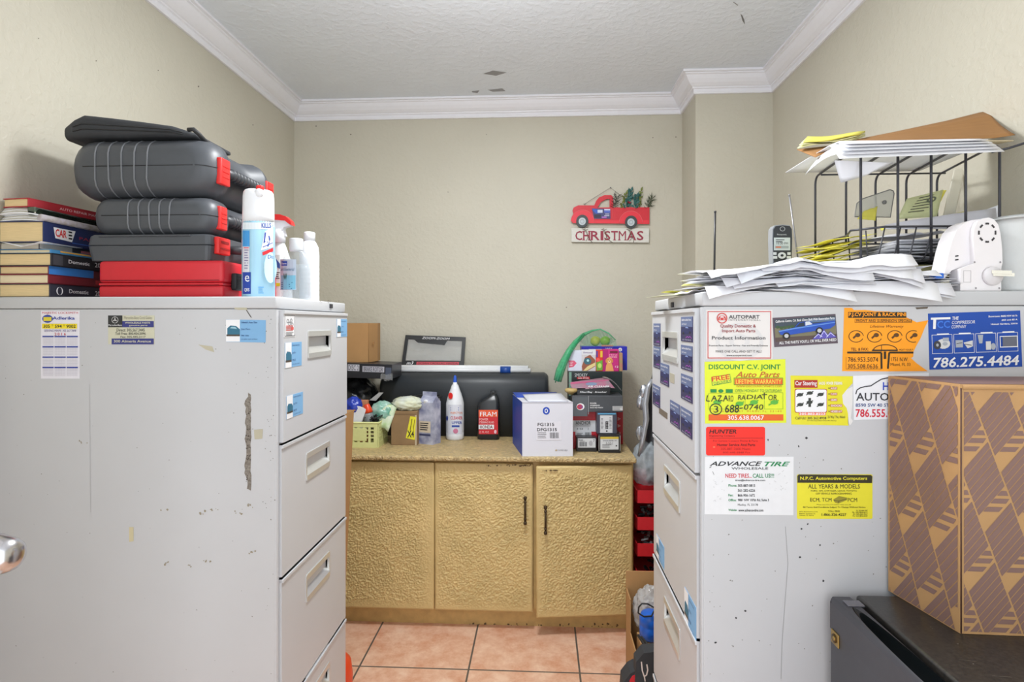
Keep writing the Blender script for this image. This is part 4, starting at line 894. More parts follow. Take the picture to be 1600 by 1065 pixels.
b = MB(); p = P_(598, 640, 2.51); b.blob((p.x, p.y, p.z-.012), (.05, .036, .046), M('teal and white bag', (52, 150, 122), .3, var=.5, vs=24, rgb2=(190, 214, 204)), 8, .2, 2.5, 4); b.build('snack_bag', None, 'teal green plastic bag with white patches in the basket', 'bag')
b = MB(); p = P_(602, 668, 2.475); b.grid(lambda u, v: (p.x-.045+.06*u+.03*v, 2.475-.01*u+.03*v*u, CT+.06+.10*v+.02*math.sin(u*3)), 8, 6, M('green printed sachet', (176, 204, 150), .3, var=.3, vs=40, rgb2=(226, 232, 216)), (0, .004, 0)); b.build('sachet', None, 'pale green printed sachet leaning at the right of the basket', 'bag')
t = thing('spray_bottle', 'small bottle with bright orange cap lying in the basket', 'bottle', P_(574, 655, 2.46)); p = P_(574, 640, 2.46); b = MB()
b.lathe([(.012, -.05), (.02, -.045), (.022, .0), (.014, .012)], M('clear grey bottle', (150, 156, 160), .15, var=.05, alpha=.7), (p.x+.006, p.y, p.z-.02), 18); b.build('bottle', t)
b = MB(); Rr = Matrix.Rotation(-.25, 3, 'Y'); b.lathe([(.019, 0), (.017, .014), (.012, .036), (.010, .038)], orp, (p.x+.006, p.y, p.z-.012), 18, R=Rr); b.build('cap', t, 'orange cap')
b = MB(); p = P_(581, 662, 2.452); rn = random.Random(12)
pts = [V((p.x+rn.gauss(0, .018), p.y+rn.uniform(-.012, .014), p.z+rn.gauss(.012, .016))) for i in range(60)]; b.tube(pts, .0022, BLACK, 5); b.build('wire_coil', None, 'tangled black cable in the basket', 'cable')
for k, (xx, yy, w_, h_, tl, lab) in enumerate(((556, 650, .05, .085, .35, 'white card box tilted at the left of the basket'), (560, 661, .06, .05, 0, 'white flat packet low in the basket, next to black cable'))):
    b = MB(); p = P_(xx, yy, 2.455+.016*k-.005); b.box((p.x+.01, p.y+.012*k, p.z), (w_, .012, h_), M('white carton', (226, 226, 230), .5, var=.03), .001, R=Matrix.Rotation(tl, 3, 'Y'))
    b.build('packet', None, lab, 'packet')
b = MB(); p0 = P_(577, 625, 2.53); p1 = P_(599, 613, 2.53); b.prism([p0, p0+V((.03, 0, -.002)), p1, p1-V((.02, 0, .0))], (0, .004, 0), ink(170, 168, 166)); b.build('metal_blade', None, 'grey blade tip poking up behind the basket wrappers', 'blade')
b = MB(); p = P_(567, 627, 2.53); b.bx(p.x-.025, p.x+.025, p.y-.012, p.y+.012, CT+.006, p.z+.007, M('pale orange carton', (206, 140, 100), .6), .002); b.build('packet', None, 'small peach coloured packet at the top of the basket', 'packet')

# brown carton with yellow sticker, crumpled bag on top
kd = M('weathered brown carton', (142, 114, 80), .8, var=.12, vs=16)
p0, p1 = at(611, 697, 2.49), at(652, 697, 2.49); zc = at(630, 642, 2.49).z
b = MB(); b.bx(p0.x, p1.x, 2.49, 2.60, CT, zc, kd, .002)
q = Pr(b, lambda x, y: at(x, y, 2.49), (0, -1, 0), .0005); q.rect(612, 646, 650.5, 648, ink(120, 94, 64)); q.rect(648.5, 648, 651, 697, ink(190, 176, 150)); q.up(); q.poly([(641, 650), (650.5, 651), (648, 687), (634, 684)], ink(226, 218, 50)); q.up(); q.text(636.5, 672, 647, 683, 'X4', BLACK, .03); q.line([(644, 654), (641, 672)], 1.2, ink(90, 80, 20)); q.line([(648, 655), (645, 680)], .8, ink(90, 80, 20))
b.build('cardboard_box', None, 'weathered brown carton with yellow sticker beside the basket', 'box')
b = MB(); b.blob(((p0.x+p1.x)/2+.006, 2.535, zc+.026), (.062, .045, .030), M('crumpled printed plastic', (214, 220, 214), .2, var=.5, vs=22, rgb2=(214, 216, 178), bump=('noise', 60, .5, .004)), 6, .25, 2.6, 4, zc+.0005); b.build('plastic_bag', None, 'crumpled white plastic bag on top of the weathered brown carton', 'bag')
# marbled drinks carton
t = thing('drink_carton', 'gable top carton printed with blue marbled pattern on the worktop', 'carton', at(668, 695, 2.52)); mar = M('blue marble print', (88, 96, 138), .35, var=.6, vs=18, rgb2=(206, 208, 222))
c0 = at(654.5, 695, 2.525); c1 = at(676, 696.5, 2.50); c2 = at(688.5, 689, 2.55); c3 = c0+(c2-c1); zg = at(668, 628, 2.52).z; zr = at(668, 614.5, 2.54).z
base = [V((p.x, p.y, CT)) for p in (c0, c1, c2, c3)]; b = MB(); b.prism(base, (0, 0, zg-CT), mar)
m0, m1 = (c0+c3)/2, (c1+c2)/2; tp = [V((p.x, p.y, zg)) for p in (c0, c1, c2, c3)]; ra, rb_ = V((m0.x, m0.y, zr-.008)), V((m1.x, m1.y, zr-.008))
b.add(tp+[ra, rb_], [(0, 1, 5, 4), (2, 3, 4, 5), (1, 2, 5), (3, 0, 4)], mar)
e_ = (c3-c0).normalized()*.0015; b.prism([ra-e_, rb_-e_, rb_-e_+V((0, 0, .016)), ra-e_+V((0, 0, .016))], e_*2, mar)
q = Pr(b, lambda x, y: V((c0.x+(c1.x-c0.x)*x, c0.y+(c1.y-c0.y)*x, CT+(zg-CT)*(1-y))), (c1-c0).cross(V((0, 0, 1))), .0006); q.rect(.04, .45, .85, .72, ink(206, 192, 170)); q.rect(.04, .75, .85, .8, ink(60, 66, 100)); q.up(); q.lines(.1, .49, .75, 4, .05, .022, DK, 3); b.build('carton', t)
b = MB(); mm = (c0+c1)/2; b.lathe([(.010, 0), (.010, .008), (.008, .009)], capw, (mm.x, mm.y+.008, zg+.004), 16, R=Matrix.Rotation(PI/2+.5, 3, 'X')); b.build('cap', t, 'white round cap')
# pail behind the carton
t = thing('pail', 'white pail with a black rim standing behind the marbled carton', 'pail', at(668, 680, 2.63)); cx = at(668, 650, 2.635).x; rr_ = .058; zt = at(668, 618, 2.635).z
b = MB(); b.lathe([(rr_*.9, CT), (rr_*.93, CT+.004), (rr_, zt-.012), (rr_*1.0, zt-.01)], M('white pail', (222, 224, 226), .35), (cx, 2.635, 0), 32)
q = Pr(b, cylmap(cx, 2.635, rr_), (0, -1, 0), .001); q.rect(681, 640, 688, 680, ink(120, 130, 160), 3); b.build('body', t); b = MB(); b.tube([(cx+rr_*1.06*math.cos(a), 2.635+rr_*1.06*math.sin(a), zt-.004) for a in [2*PI*i/32 for i in range(32)]], .0055, rubb, 8, True); b.lathe([(rr_*1.02, zt-.006), (rr_*.6, zt-.004)], rubb, (cx, 2.635, 0), 32); b.build('rim', t, 'black rim')
# white squeeze bottle with blue tip
cy = 2.635; cx = at(711, 650, cy).x; t = thing('squeeze_bottle', 'white squeeze bottle with blue pointed tip in front of the cushion', 'bottle', (cx, cy, CT)); zz = lambda py: CH+(505-py)/F*(cy-.03)
b = MB(); wb = M('white bottle plastic', (228, 230, 234), .35, var=.01); b.lathe([(.037, CT), (.041, CT+.006), (.0415, CT+.03), (.040, CT+.034), (.041, CT+.038), (.0415, zz(632)), (.037, zz(625)), (.029, zz(616)), (.021, zz(609)), (.0150, zz(603))], wb, (cx, cy, 0), 32)
q = Pr(b, cylmap(cx, cy, .0415), (0, -1, 0), .0008); q.cur = 2; bl = ink(50, 76, 160); rd = ink(200, 70, 80)
q.rect(697, 632, 725, 678, ink(214, 216, 226), 8); q.oval(704, 618, 3.6, 5, latchm, 14); q.up(); q.lines(704, 636, 722, 2, 3.4, 1.6, bl, 2); q.text(704, 643, 723, 647, 'INJECTOR', ink(224, 140, 100), .02); q.text(704, 650, 723, 655, 'CLEANER', rd, .02); q.text(706, 658, 722, 662, 'UPPER', bl, .02); q.rect(706, 664, 718, 667, bl, 3); q.oval(712, 673, 4, 4, ink(200, 120, 150), 12); q.oval(698.6, 653, 1.6, 4, bl, 10); b.build('bottle', t)
b = MB(); b.lathe([(.0150, zz(604)), (.0155, zz(603)), (.0105, zz(601.5)), (.0085, zz(598))], wb, (cx, cy, 0), 20); b.build('collar', t); b = MB(); b.lathe([(.0088, zz(599.5)), (.0088, zz(598)), (.0080, zz(594)), (.0062, zz(589.5)), (.003, zz(587.5))], M('blue tip plastic', (38, 90, 200), .35), (cx, cy, 0), 18); b.build('tip', t, 'blue pointed tip')
# black oil bottle
cy = 2.62; x0, x1 = at(745.5, 650, cy).x, at(779.5, 650, cy).x; zz = lambda py: CH+(505-py)/F*cy
t = thing('oil_bottle', 'black motor fluid bottle with red label in front of the cushion', 'bottle', ((x0+x1)/2, cy+.03, CT)); b = MB(); bp_ = M('black bottle plastic', (38, 40, 43), .3, var=.03)
def ol(z, xa, xb, hy): return [V((p[0], p[1], z)) for p in rr((xb-xa)/2, hy, min(.016, hy*.9), (xa+xb)/2, cy+.03, 5)]
nx0, nx1 = at(765, 620, cy).x, at(775, 620, cy).x
b.loft([ol(CT, x0+.004, x1-.004, .027), ol(CT+.006, x0, x1, .03), ol(zz(634), x0, x1, .03), ol(zz(630), x0+.008, x1, .029), ol(zz(624), x0+.034, x1-.003, .024), ol(zz(620), nx0-.006, nx1+.006, .016), ol(zz(617.5), nx0, nx1, .0138), ol(zz(615), nx0, nx1, .0138)], bp_)
q = Pr(b, lambda x, y: at(x, y, cy), (0, -1, 0), .0008); q.rect(748, 640, 778, 678, ink(206, 40, 50)); q.up(); q.rect(748, 640, 778, 651, ink(232, 90, 50)); q.up(); q.text(750, 643, 776, 650, 'FRAM', WHITE, .03); q.text(749, 653, 763, 656.5, 'POWER', ink(240, 190, 190), .02); q.text(749, 658, 772, 661, 'STEERING FLUID', ink(240, 200, 200), .02); q.rect(748, 663, 772, 670, WHITE); q.up(); q.text(750, 664, 770, 669, 'HONDA', ink(110, 40, 50), .03); q.text(749, 673, 764, 676, '12 FL OZ', ink(240, 200, 200)); q.oval(774, 674, 2, 3, ink(240, 200, 210), 10); b.build('bottle', t)
b = MB(); cx = (nx0+nx1)/2; b.lathe([(.0145, zz(617)), (.0145, zz(613)), (.013, zz(612))], bp_, (cx, cy+.03, 0), 20)
for i in range(16):
    a = 2*PI*i/16; b.box((cx+.0145*math.cos(a), cy+.03+.0145*math.sin(a), zz(615)), (.0016, .0016, zz(613)-zz(617)), bp_)
b.build('cap', t)
# big white carton
wc = M('white carton board', (216, 217, 226), .5, var=.015, vs=5); bc = M('blue carton side', (36, 76, 180), .45, var=.02)
fl_, fr_ = at(816, 713, 2.305), at(895, 711.5, 2.318); zb1 = at(816, 628, 2.305).z; bk = V((fl_.x-.052, 2.56, 0)); d_ = (fr_-fl_); d_.z = 0
t = thing('carton', 'big white carton with blue sides and part number, front of the worktop', 'box', ((fl_.x+fr_.x)/2, 2.43, CT)); b = MB()
A_ = V((fl_.x, fl_.y, CT)); B2 = V((fr_.x, fr_.y, CT)); D2 = V((bk.x, bk.y, CT)); C2 = D2+d_; up = V((0, 0, zb1-CT))
b.add([A_, B2, C2, D2, A_+up, B2+up, C2+up, D2+up], [(3, 2, 1, 0), (0, 1, 5, 4), (1, 2, 6, 5), (4, 5, 6, 7)], wc); b.add([A_, D2, D2+up, A_+up, B2, C2, C2+up, B2+up, ], [(0, 1, 2, 3)], bc); b.add([D2, C2, C2+up, D2+up], [(0, 1, 2, 3)], bc)
nf = d_.cross(V((0, 0, 1))).normalized(); q = Pr(b, lambda x, y: A_+d_*((x-816)/79)+V((0, 0, 1))*((zb1-CT)*(712-y)/84), nf, .0005); bl = ink(36, 76, 180)
q.oval(853.5, 641.5, 5.6, 6, bl); q.up(); q.ring(853.5, 641.5, 2.6, 3.4, 1.2, WHITE, 20); q.text(840, 660, 866, 665, 'FG1315', DK, .03); q.text(839, 668, 870, 673, 'DFG1315', DK, .03); q.rect(838, 658, 877, 687, ink(222, 222, 230)); q.lay += 1; q.text(840, 660, 866, 665, 'FG1315', DK, .03); q.text(839, 668, 870, 673, 'DFG1315', DK, .03); q.bars(859, 675, 874, 684, DK, 12); q.lines(840, 675, 854, 4, 2.6, .9, GREY, 4); q.text(871, 701, 887, 704, 'Cambridge', GREY); q.poly([(867, 703.5), (869, 700.5), (871, 703.5)], ink(180, 160, 120)); q.frame(816, 628, 895, 629, .5, ink(190, 190, 200)); b.build('box', t)
b = MB(); b.grid(lambda u, v: A_+up+d_*(.12+.80*u)+(D2-A_)*(.02+.5*v)+V((0, 0, .003+.012*v+.006*u*v)), 5, 5, wc, (0, 0, -.002)); b.build('flap', t, 'raised white flap')
b = MB(); b.grid(lambda u, v: A_+up+d_*(0+.96*u)+(D2-A_)*(.55+.45*v)+V((0, 0, .002+.008*v)), 4, 3, bc, (0, 0, -.002)); b.build('flap', t, 'blue inner flap')
# parts boxes stacked at the right end
def boxw(label, x0, x1, y0, yb, Y, depth, mat, draw=None, z0=None, z1=None, name='parts_box', cat='box', r=.002, rot=0):
    a, c = at(x0, yb, Y), at(x1, y0, Y); z0 = a.z if z0 is None else z0; z1 = c.z if z1 is None else z1
    b = MB(); 
    if rot: b.T = Matrix.Translation((a.x, Y, z0)) @ Matrix.Rotation(rot, 4, 'Z') @ Matrix.Translation((-a.x, -Y, -z0))
    b.bx(a.x, c.x, Y, Y+depth, z0, z1, mat, r); q = Pr(b, lambda x, y: at(x, y, Y), (0, -1, 0), .0005)
    if draw: draw(q)
    return b.build(name, None, label, cat)
kb = M('black glossy carton', (36, 37, 40), .3, var=.03); rc = M('red carton', (190, 28, 44), .4, var=.03); gc = M('charcoal carton', (72, 75, 80), .4, var=.03); gd = M('dark green carton', (30, 42, 42), .4, var=.03)
WL_ = ink(206, 208, 212)
def f(q):
    q.rect(903, 684.5, 930.5, 699, WL_); q.up(); q.text(904, 686, 911, 688, 'BRAKE', DK, .02); q.bars(905, 690, 917, 697, DK, 10); q.oval(923, 692, 3, 4, ink(170, 170, 176), 12); q.text(927, 686, 929, 690, '7', DK, .02); q.lines(906, 688.6, 914, 1, 1, .6, GREY)
boxw('small black box with white barcode label, left of the bottom pair', 900.5, 932.5, 683, 703, 2.40, .05, kb, f, z0=CT)
def f(q):
    q.rect(938, 682, 966.5, 702, WL_); q.up(); q.rect(938, 682, 966.5, 685.5, ink(204, 178, 60)); q.text(942, 687, 964, 689, 'SENSOR ASSEMBLY KIT', DK, .01); q.text(947, 690.5, 958, 694, 'F-50-2', GREY); q.lines(941, 694, 956, 3, 2, .8, GREY); q.oval(963, 696, 1.2, 1.2, BLACK, 8); q.rect(935.6, 680, 936.2, 704, ink(190, 186, 180)); q.rect(968.6, 680, 969.2, 704, ink(190, 186, 180))
ZA_ = at(950, 678, 2.385).z
boxw('black box with yellow striped white label, right of the bottom pair', 935, 970, 678, 705, 2.385, .10, kb, f, z0=CT, z1=ZA_)
ZM = at(930, 644, 2.41).z
def f(q):
    q.rect(895, 656.5, 931, 674, WL_); q.rect(899, 674, 924, 680, WL_); q.up(); q.text(899.5, 657.5, 923, 663, 'ANCHOR', DK, .02); q.text(900, 664.4, 923, 665.6, 'INDUSTRIES ENGINE MOUNT', GREY); q.text(901, 668, 911, 671, '3153', DK, .01); q.text(918, 668, 920, 671, '2', GREY); q.lines(901, 676, 911, 2, 2, .8, GREY); q.bars(914, 675, 923, 679, DK, 9)
boxw('red box with white label and large black lettering in the box stack', 894.5, 933, 650, 700, 2.455, .24, rc, f, z0=CT, z1=ZM)
def f(q):
    q.rect(937.5, 648.5, 957, 676, WL_); q.up(); q.bars(946, 658, 950.5, 670, DK, 3, 2); 
    for k in range(5): q.rect(946, 658+k*2.4, 950.5, 659.4+k*2.4, DK)
    q.oval(948, 673, 1.3, 1.3, BLACK, 8); q.lines(939, 653, 943, 9, 2, .8, GREY, 5); q.lines(952, 652, 956, 9, 2, .8, GREY, 6); q.rect(934, 645, 962, 647.2, ink(90, 160, 200))
boxw('black box with upright white label stacked on the yellow striped one', 932.5, 964, 645.5, 678, 2.395, .09, M('slate carton', (66, 68, 82), .35), f, z0=ZA_, z1=ZM)
def f(q):
    q.rect(963, 640, 973, 644, rc)
    for i in range(4): q.poly([(965, 651+i*11), (970, 654+i*11), (965, 657+i*11)], ink(224, 170, 170))
boxw('tall red box at the right end behind the parts boxes', 937, 973.5, 642, 695, 2.56, .13, rc, f, z0=CT, z1=ZM)
ZG = at(930, 618, 2.42).z
def f(q):
    q.rect(894, 620, 918, 650, ink(92, 97, 102)); q.up(); q.rect(919, 618, 920, 647, ink(150, 152, 156)); q.oval(907, 635, 6.2, 5.4, WHITE, 18); q.up(); q.oval(906, 635.2, 4.6, 4, ink(200, 60, 76), 16); q.up(); q.text(904, 633, 911, 637.5, 'CQ', ink(60, 80, 170), .03)
    for i, t_ in enumerate(('POWER', 'STEERING', 'RACK AND PINION')): q.text(922, 628.6+i*3.4, (932, 937, 942)[i], 630.6+i*3.4, t_, WHITE, .03)
    q.rect(957, 634, 973, 641, ink(200, 200, 200)); q.up(); q.lines(958, 635, 972, 3, 2, .8, GREY)
boxw('long charcoal box with round logo lying across the parts boxes', 894, 973, 618.5, 648, 2.42, .13, gc, f, z0=ZM, z1=ZG)
ZS = at(930, 580, 2.58).z
def f(q):
    q.rect(889, 581, 893, 618, ink(120, 160, 140)); q.text(898, 583, 918, 588.5, 'SMOKEY', ink(200, 206, 206), .02); q.poly([(901, 589), (921, 588), (922, 592), (902, 592)], ink(190, 40, 50)); q.up(); q.text(903, 589.4, 920, 591.4, 'ALL STAR', WHITE, .02)
boxw('dark green box with white lettering behind the pink package', 888.5, 972.5, 580, 640, 2.58, .14, gd, f, z0=ZM, z1=ZS)
# pink and grey blister package
t = thing('blister_pack', 'pink and grey blister package lying on the charcoal box', 'package', at(928, 617, 2.47)); pk = M('pink printed card', (190, 110, 140), .3, var=.3, vs=30, rgb2=(150, 140, 150)); b = MB()
a, c = at(891, 617, 2.45), at(957, 617, 2.45); zt = at(925, 598, 2.45).z
b.prism([(a.x, 2.45, zt-.006), (c.x-.02, 2.45, zt+.016), (c.x+.01, 2.45, zt-.022), (c.x+.004, 2.45, ZG+.03), (a.x+.03, 2.45, ZG+.028), (a.x+.01, 2.45, zt-.03)], (0, .085, 0), pk)
q = Pr(b, lambda x, y: at(x, y, 2.45), (0, -1, 0), .0008); q.oval(924, 599.5, 9, 2.4, ink(130, 150, 180), 18); q.poly([(892, 600), (952, 594), (952, 592.6), (892, 597)], ink(196, 96, 136)); q.up(); q.text(918, 602, 952, 605, 'AIR CLEANER', WHITE, .03, .2); q.text(914, 606, 952, 609, 'PRO SERIES 2', ink(230, 190, 200), .02, .2); b.build('card', t)
b = MB(); b.prism([(a.x+.03, 2.448, ZG+.0005), (c.x-.012, 2.448, ZG+.0005), (c.x-.008, 2.448, ZG+.034), (a.x+.028, 2.448, ZG+.022)], (0, .09, 0), kb); q = Pr(b, lambda x, y: at(x, y, 2.448), (0, -1, 0), .0008); q.text(906, 611, 948, 614, 'Filter/Bag · Breather', WHITE, .02, .2); b.build('base', t, 'black package base')
b = MB(); b.grid(lambda u, v: (c.x-.035+.075*u, 2.46+.06*v, zt+.02-.055*u*u+.004*math.sin(v*7)), 8, 5, M('smoky film', (150, 150, 154), .1, var=0, alpha=.5)); b.build('film', t, 'smoky clear film')
b = MB(); p = at(888, 614, 2.45); b.lathe([(.010, -.012), (.014, -.006), (.026, 0), (.028, .008), (.022, .014), (.005, .015)], M('tan plastic knob', (186, 160, 104), .5, var=.08), (p.x+.012, 2.452, ZG+.013), 20); b.build('filter_cap', None, 'tan round cap at the left end of the charcoal box', 'cap')
# small boxes on the dark green one
YS = 2.59
boxw('white box with pink print, leftmost on the dark green box', 887.5, 909, 547, 580, YS, .05, M('pale carton', (212, 216, 230), .5, var=.03), lambda q: (q.poly([(888.5, 563), (897, 563), (901, 567), (896, 573), (889, 574)], ink(220, 90, 120)), q.up(), q.lines(889.5, 565, 896, 3, 2.6, 1, ink(246, 200, 210))), z0=ZS)
def f(q):
    q.rect(909, 546, 931, 554, ink(220, 220, 224)); q.text(911, 549, 926, 552, 'Armorall', ink(100, 70, 130), .02); q.poly([(909, 572), (914, 558), (922, 554), (930, 562), (930, 572), (918, 579), (910, 579)], ink(150, 86, 62)); q.up(); q.oval(918, 564, 6, 5.4, ink(60, 104, 116), 16); q.poly([(911, 579), (918, 572), (930, 566), (930, 571), (916, 579)], ink(226, 206, 140)); q.up(); q.oval(918.5, 563, 2, 2, ink(170, 220, 224), 10)
boxw('white box with a brown food picture, second on the dark green box', 908.5, 931, 546.5, 580, YS, .05, M('pale carton two', (206, 202, 204), .5, var=.03), f, z0=ZS)
boxw('narrow red and green box between the food picture and pink boxes', 931, 942, 546.5, 580, YS+.002, .05, M('bright red carton', (214, 50, 44), .45, var=.05), lambda q: (q.poly([(931.5, 566), (941.5, 562), (941.5, 578), (932, 579)], ink(110, 170, 60)), q.rect(938, 548, 941.5, 558, ink(226, 190, 60)), q.rect(931.5, 548, 934, 558, ink(90, 60, 150)), q.up(), q.oval(937, 571, 3, 4, ink(190, 220, 110), 10), q.oval(934.5, 562, 3, 3, ink(240, 90, 80), 10)), z0=ZS)
def f(q):
    q.rect(942, 546, 950, 580, ink(176, 24, 110)); q.rect(953, 548, 965, 551.4, ink(110, 20, 50)); q.text(952, 553, 964, 555.6, 'MINI', ink(240, 170, 190), .02); q.text(952, 556, 964, 559, 'BONES', ink(240, 170, 190), .02); q.up()
    o = ink(232, 164, 96); q.poly([(946, 579.5), (947, 571), (949, 566), (955, 566), (957, 571), (959, 579.5)], o); q.oval(952, 562.6, 5, 4.6, o, 14); q.oval(947.6, 563.6, 1.6, 3.2, ink(214, 140, 76), 10); q.oval(956.4, 563.6, 1.6, 3.2, ink(214, 140, 76), 10); q.up(); q.oval(952, 565, 2, 1.8, ink(246, 210, 160), 10); q.up(); q.oval(952, 564.2, .8, .6, BLACK, 8); q.oval(950, 561.6, .6, .6, BLACK, 6); q.oval(954, 561.6, .6, .6, BLACK, 6); q.text(961, 571, 966, 574, '12', WHITE)
boxw('pink box with a golden puppy picture on the dark green box', 942, 967, 545.5, 580, YS-.004, .05, M('magenta carton', (200, 40, 124), .4, var=.03), f, z0=ZS)
boxw('slim green and pink packet at the right of the puppy box', 967.4, 973, 551, 580, YS, .05, M('olive carton', (150, 160, 90), .5, var=.3, vs=60, rgb2=(200, 110, 110)), None, z0=ZS)
ZB = at(940, 541, 2.65).z
def f(q):
    q.rect(920, 545, 944, 548, ink(214, 216, 224)); q.poly([(940, 538.5), (958, 538.5), (958, 541), (940, 541)], ink(206, 110, 110)); q.oval(969, 546, 3, 3, ink(230, 224, 230), 14); q.up(); q.text(967.8, 544.4, 970.2, 547.6, '6', ink(60, 60, 170)); q.text(946, 543, 957, 546, 'WIX', ink(220, 220, 240), .02)
boxw('royal blue box behind the small boxes with limes on top', 908.5, 980, 538.5, 566, 2.65, .10, M('royal blue carton', (34, 38, 176), .4, var=.03), f, z0=ZS, z1=ZB)
limem = M('lime peel', (150, 168, 44), .4, var=.25, vs=20, rgb2=(186, 180, 60), bump=('noise', 260, .2, .0008))
limes = (('yellowish lime in the green net on the blue box, left one', 930, 2.675, (190, 180, 60)), ('green lime in the green net on the blue box, right one', 945.5, 2.672, (140, 172, 44)))
for lab, px, Y, col in limes:
    m = M('lime peel %d' % col[0], col, .38, var=.18, vs=24, bump=('noise', 260, .2, .0008)); b = MB(); p = at(px, 530, Y); r = .0235
    b.lathe([(.001, -r*1.02), (r*.5, -r*.86), (r*.86, -r*.5), (r, 0), (r*.86, r*.5), (r*.5, r*.86), (.004, r*1.0), (.002, r*1.12)], m, (p.x, Y, ZB+r+.0006), 24, R=Matrix.Rotation(1.1, 3, 'Y')); b.build('lime', None, lab, 'lime')
net = bpy.data.materials.new('green plastic net'); net.use_nodes = True; nt = net.node_tree; pbn = nt.nodes['Principled BSDF']; pbn.inputs['Base Color'].default_value = (.03, .38, .17, 1); pbn.inputs['Roughness'].default_value = .4
tcn = nt.nodes.new('ShaderNodeTexCoord'); wv = nt.nodes.new('ShaderNodeTexChecker'); wv.inputs['Scale'].default_value = 420; wv.inputs['Color1'].default_value = (.42, .42, .42, 1); wv.inputs['Color2'].default_value = (.06, .06, .06, 1); nt.links.new(tcn.outputs['Object'], wv.inputs['Vector']); nt.links.new(wv.outputs['Color'], pbn.inputs['Alpha'])
netd = M('bunched green net', (60, 176, 120), .4, var=.2, vs=90, alpha=.62)
t = thing('net_bag', 'green net bag holding the limes, its tail hanging down the boxes', 'bag', at(935, 538, 2.68)); b = MB()
pk_ = [at(*a) for a in ((962, 531, 2.66), (951, 521, 2.67), (938, 514.5, 2.68), (925, 517, 2.68), (912, 523, 2.67), (905, 532, 2.66))]
lo = [V((p.x, p.y-.045, ZB+.0015)) for p in pk_]; hi2 = [V((p.x*.7+.3*at(936, 520, 2.72).x, 2.735, ZB+.002)) for p in pk_]
b.loft([lo, [p+V((0, -.006, -.001)) for p in pk_], hi2], net, False, True, False); b.build('net', t)
b = MB(); path = [at(*a) for a in ((962, 531, 2.655), (951, 520.5, 2.665), (938, 514, 2.675), (925, 516.5, 2.675), (911, 523, 2.665), (899, 535, 2.60), (889, 549, 2.575), (881, 565, 2.57), (875, 580, 2.565), (871, 595, 2.565))]
b.tube(path, [.002, .003, .003, .005, .009, .013, .015, .018, .020, .018], netd, 10); 
for k in range(7): b.tube([p+V((.010*math.sin(k*2+i*.6), -.004-.006*math.cos(k+i), .008*math.cos(k*1.7+i*.4))) for i, p in enumerate(path[4:])], .0022, netd, 5)
b.build('tail', t)

# ------------------------------------------------------------ wall sign: little red truck
KS = (860, 260, 200/1521); YW = YB-.004
t = thing('wall_sign', 'red wooden pickup truck sign over a white seasonal plaque on back wall', 'sign', at(955, 380, YB-.01))
sg = lambda d: (lambda x, y: at(KS[0]+x*KS[2], KS[1]+y*KS[2], YW-d))
redw = M('red painted wood', (206, 34, 50), .45, var=.04); redl = M('bright red painted wood', (228, 44, 62), .45, var=.03)
def plate(mb, pts, d0, d1, m): s0 = sg(d0); mb.prism([s0(*p) for p in pts], (0, -(d1-d0), 0), m)
b = MB()
cab = [(260, 672), (254, 600), (272, 560), (262, 525), (275, 492), (330, 466), (520, 466), (540, 415), (575, 372), (640, 345), (720, 345), (742, 368), (744, 486), (1172, 488), (1172, 684), (1095, 686)]
# cab with a real window opening: split around it
plate(b, [(260, 672), (254, 600), (272, 560), (262, 525), (275, 492), (330, 466), (520, 466), (556, 492), (744, 490), (1172, 488), (1172, 684)], .002, .012, redw)
plate(b, [(520, 466), (540, 415), (575, 372), (640, 345), (720, 345), (742, 368), (744, 490), (702, 491), (702, 388), (655, 394), (596, 428), (556, 492)], .002, .012, redw)
b.build('truck_body', t)
b = MB()
for cx, cy, a0 in ((382, 655, 0), (957, 668, 0)):
    pts = [(cx+138*math.cos(a), cy-140*math.sin(a)) for a in [PI*i/16 for i in range(17)]]; pts += [(cx-138, 670), (cx+138, 678)][::1]
    plate(b, pts[:17], .012, .016, redl)
    s0 = sg(.0165); b.tube([s0(*p) for p in pts[:17]], .0014, ink(236, 110, 116), 5)
plate(b, [(262, 640), (1172, 640), (1172, 684), (262, 672)], .012, .0155, redl); s0 = sg(.0125); b.tube([s0(741, 500), s0(741, 625)], .001, ink(236, 110, 116), 5)
b.build('fender', t)
for cx, cy in ((378, 652), (957, 662)):
    wv_ = MB(); plate(wv_, [(cx+72*math.cos(2*PI*i/28), cy+76*math.sin(2*PI*i/28)) for i in range(28)], .016, .024, M('dark grey wheel', (58, 64, 66), .5)); w_ = wv_.build('wheel', t)
    wv_ = MB(); plate(wv_, [(cx+43*math.cos(2*PI*i/24), cy+45*math.sin(2*PI*i/24)) for i in range(24)], .024, .026, M('pale hub', (190, 200, 206), .5)); s0 = sg(.0262); wv_.tube([s0(cx+22*math.cos(2*PI*i/20), cy+22*math.sin(2*PI*i/20)) for i in range(20)], .0008, GREY, 5, True); wv_.build('hub', w_)
b = MB(); plate(b, [(492, 498), (712, 502), (714, 622), (520, 620)], .0125, .0135, ink(70, 72, 120)); q = Pr(b, sg(.0138), (0, -1, 0), .0003)
q.poly([(495, 500), (560, 512), (620, 550), (540, 560), (510, 530)], ink(60, 96, 190)); q.rect(560, 514, 620, 550, ink(206, 214, 236)); q.rect(640, 505, 710, 550, ink(90, 110, 200)); q.rect(520, 570, 600, 610, ink(54, 48, 66)); q.up(); q.rect(650, 560, 700, 570, ink(200, 200, 230)); q.rect(610, 596, 668, 610, ink(190, 120, 210)); q.rect(640, 580, 700, 588, ink(220, 220, 240)); q.rect(640, 506, 710, 520, ink(226, 226, 240)); b.build('door_picture', t)
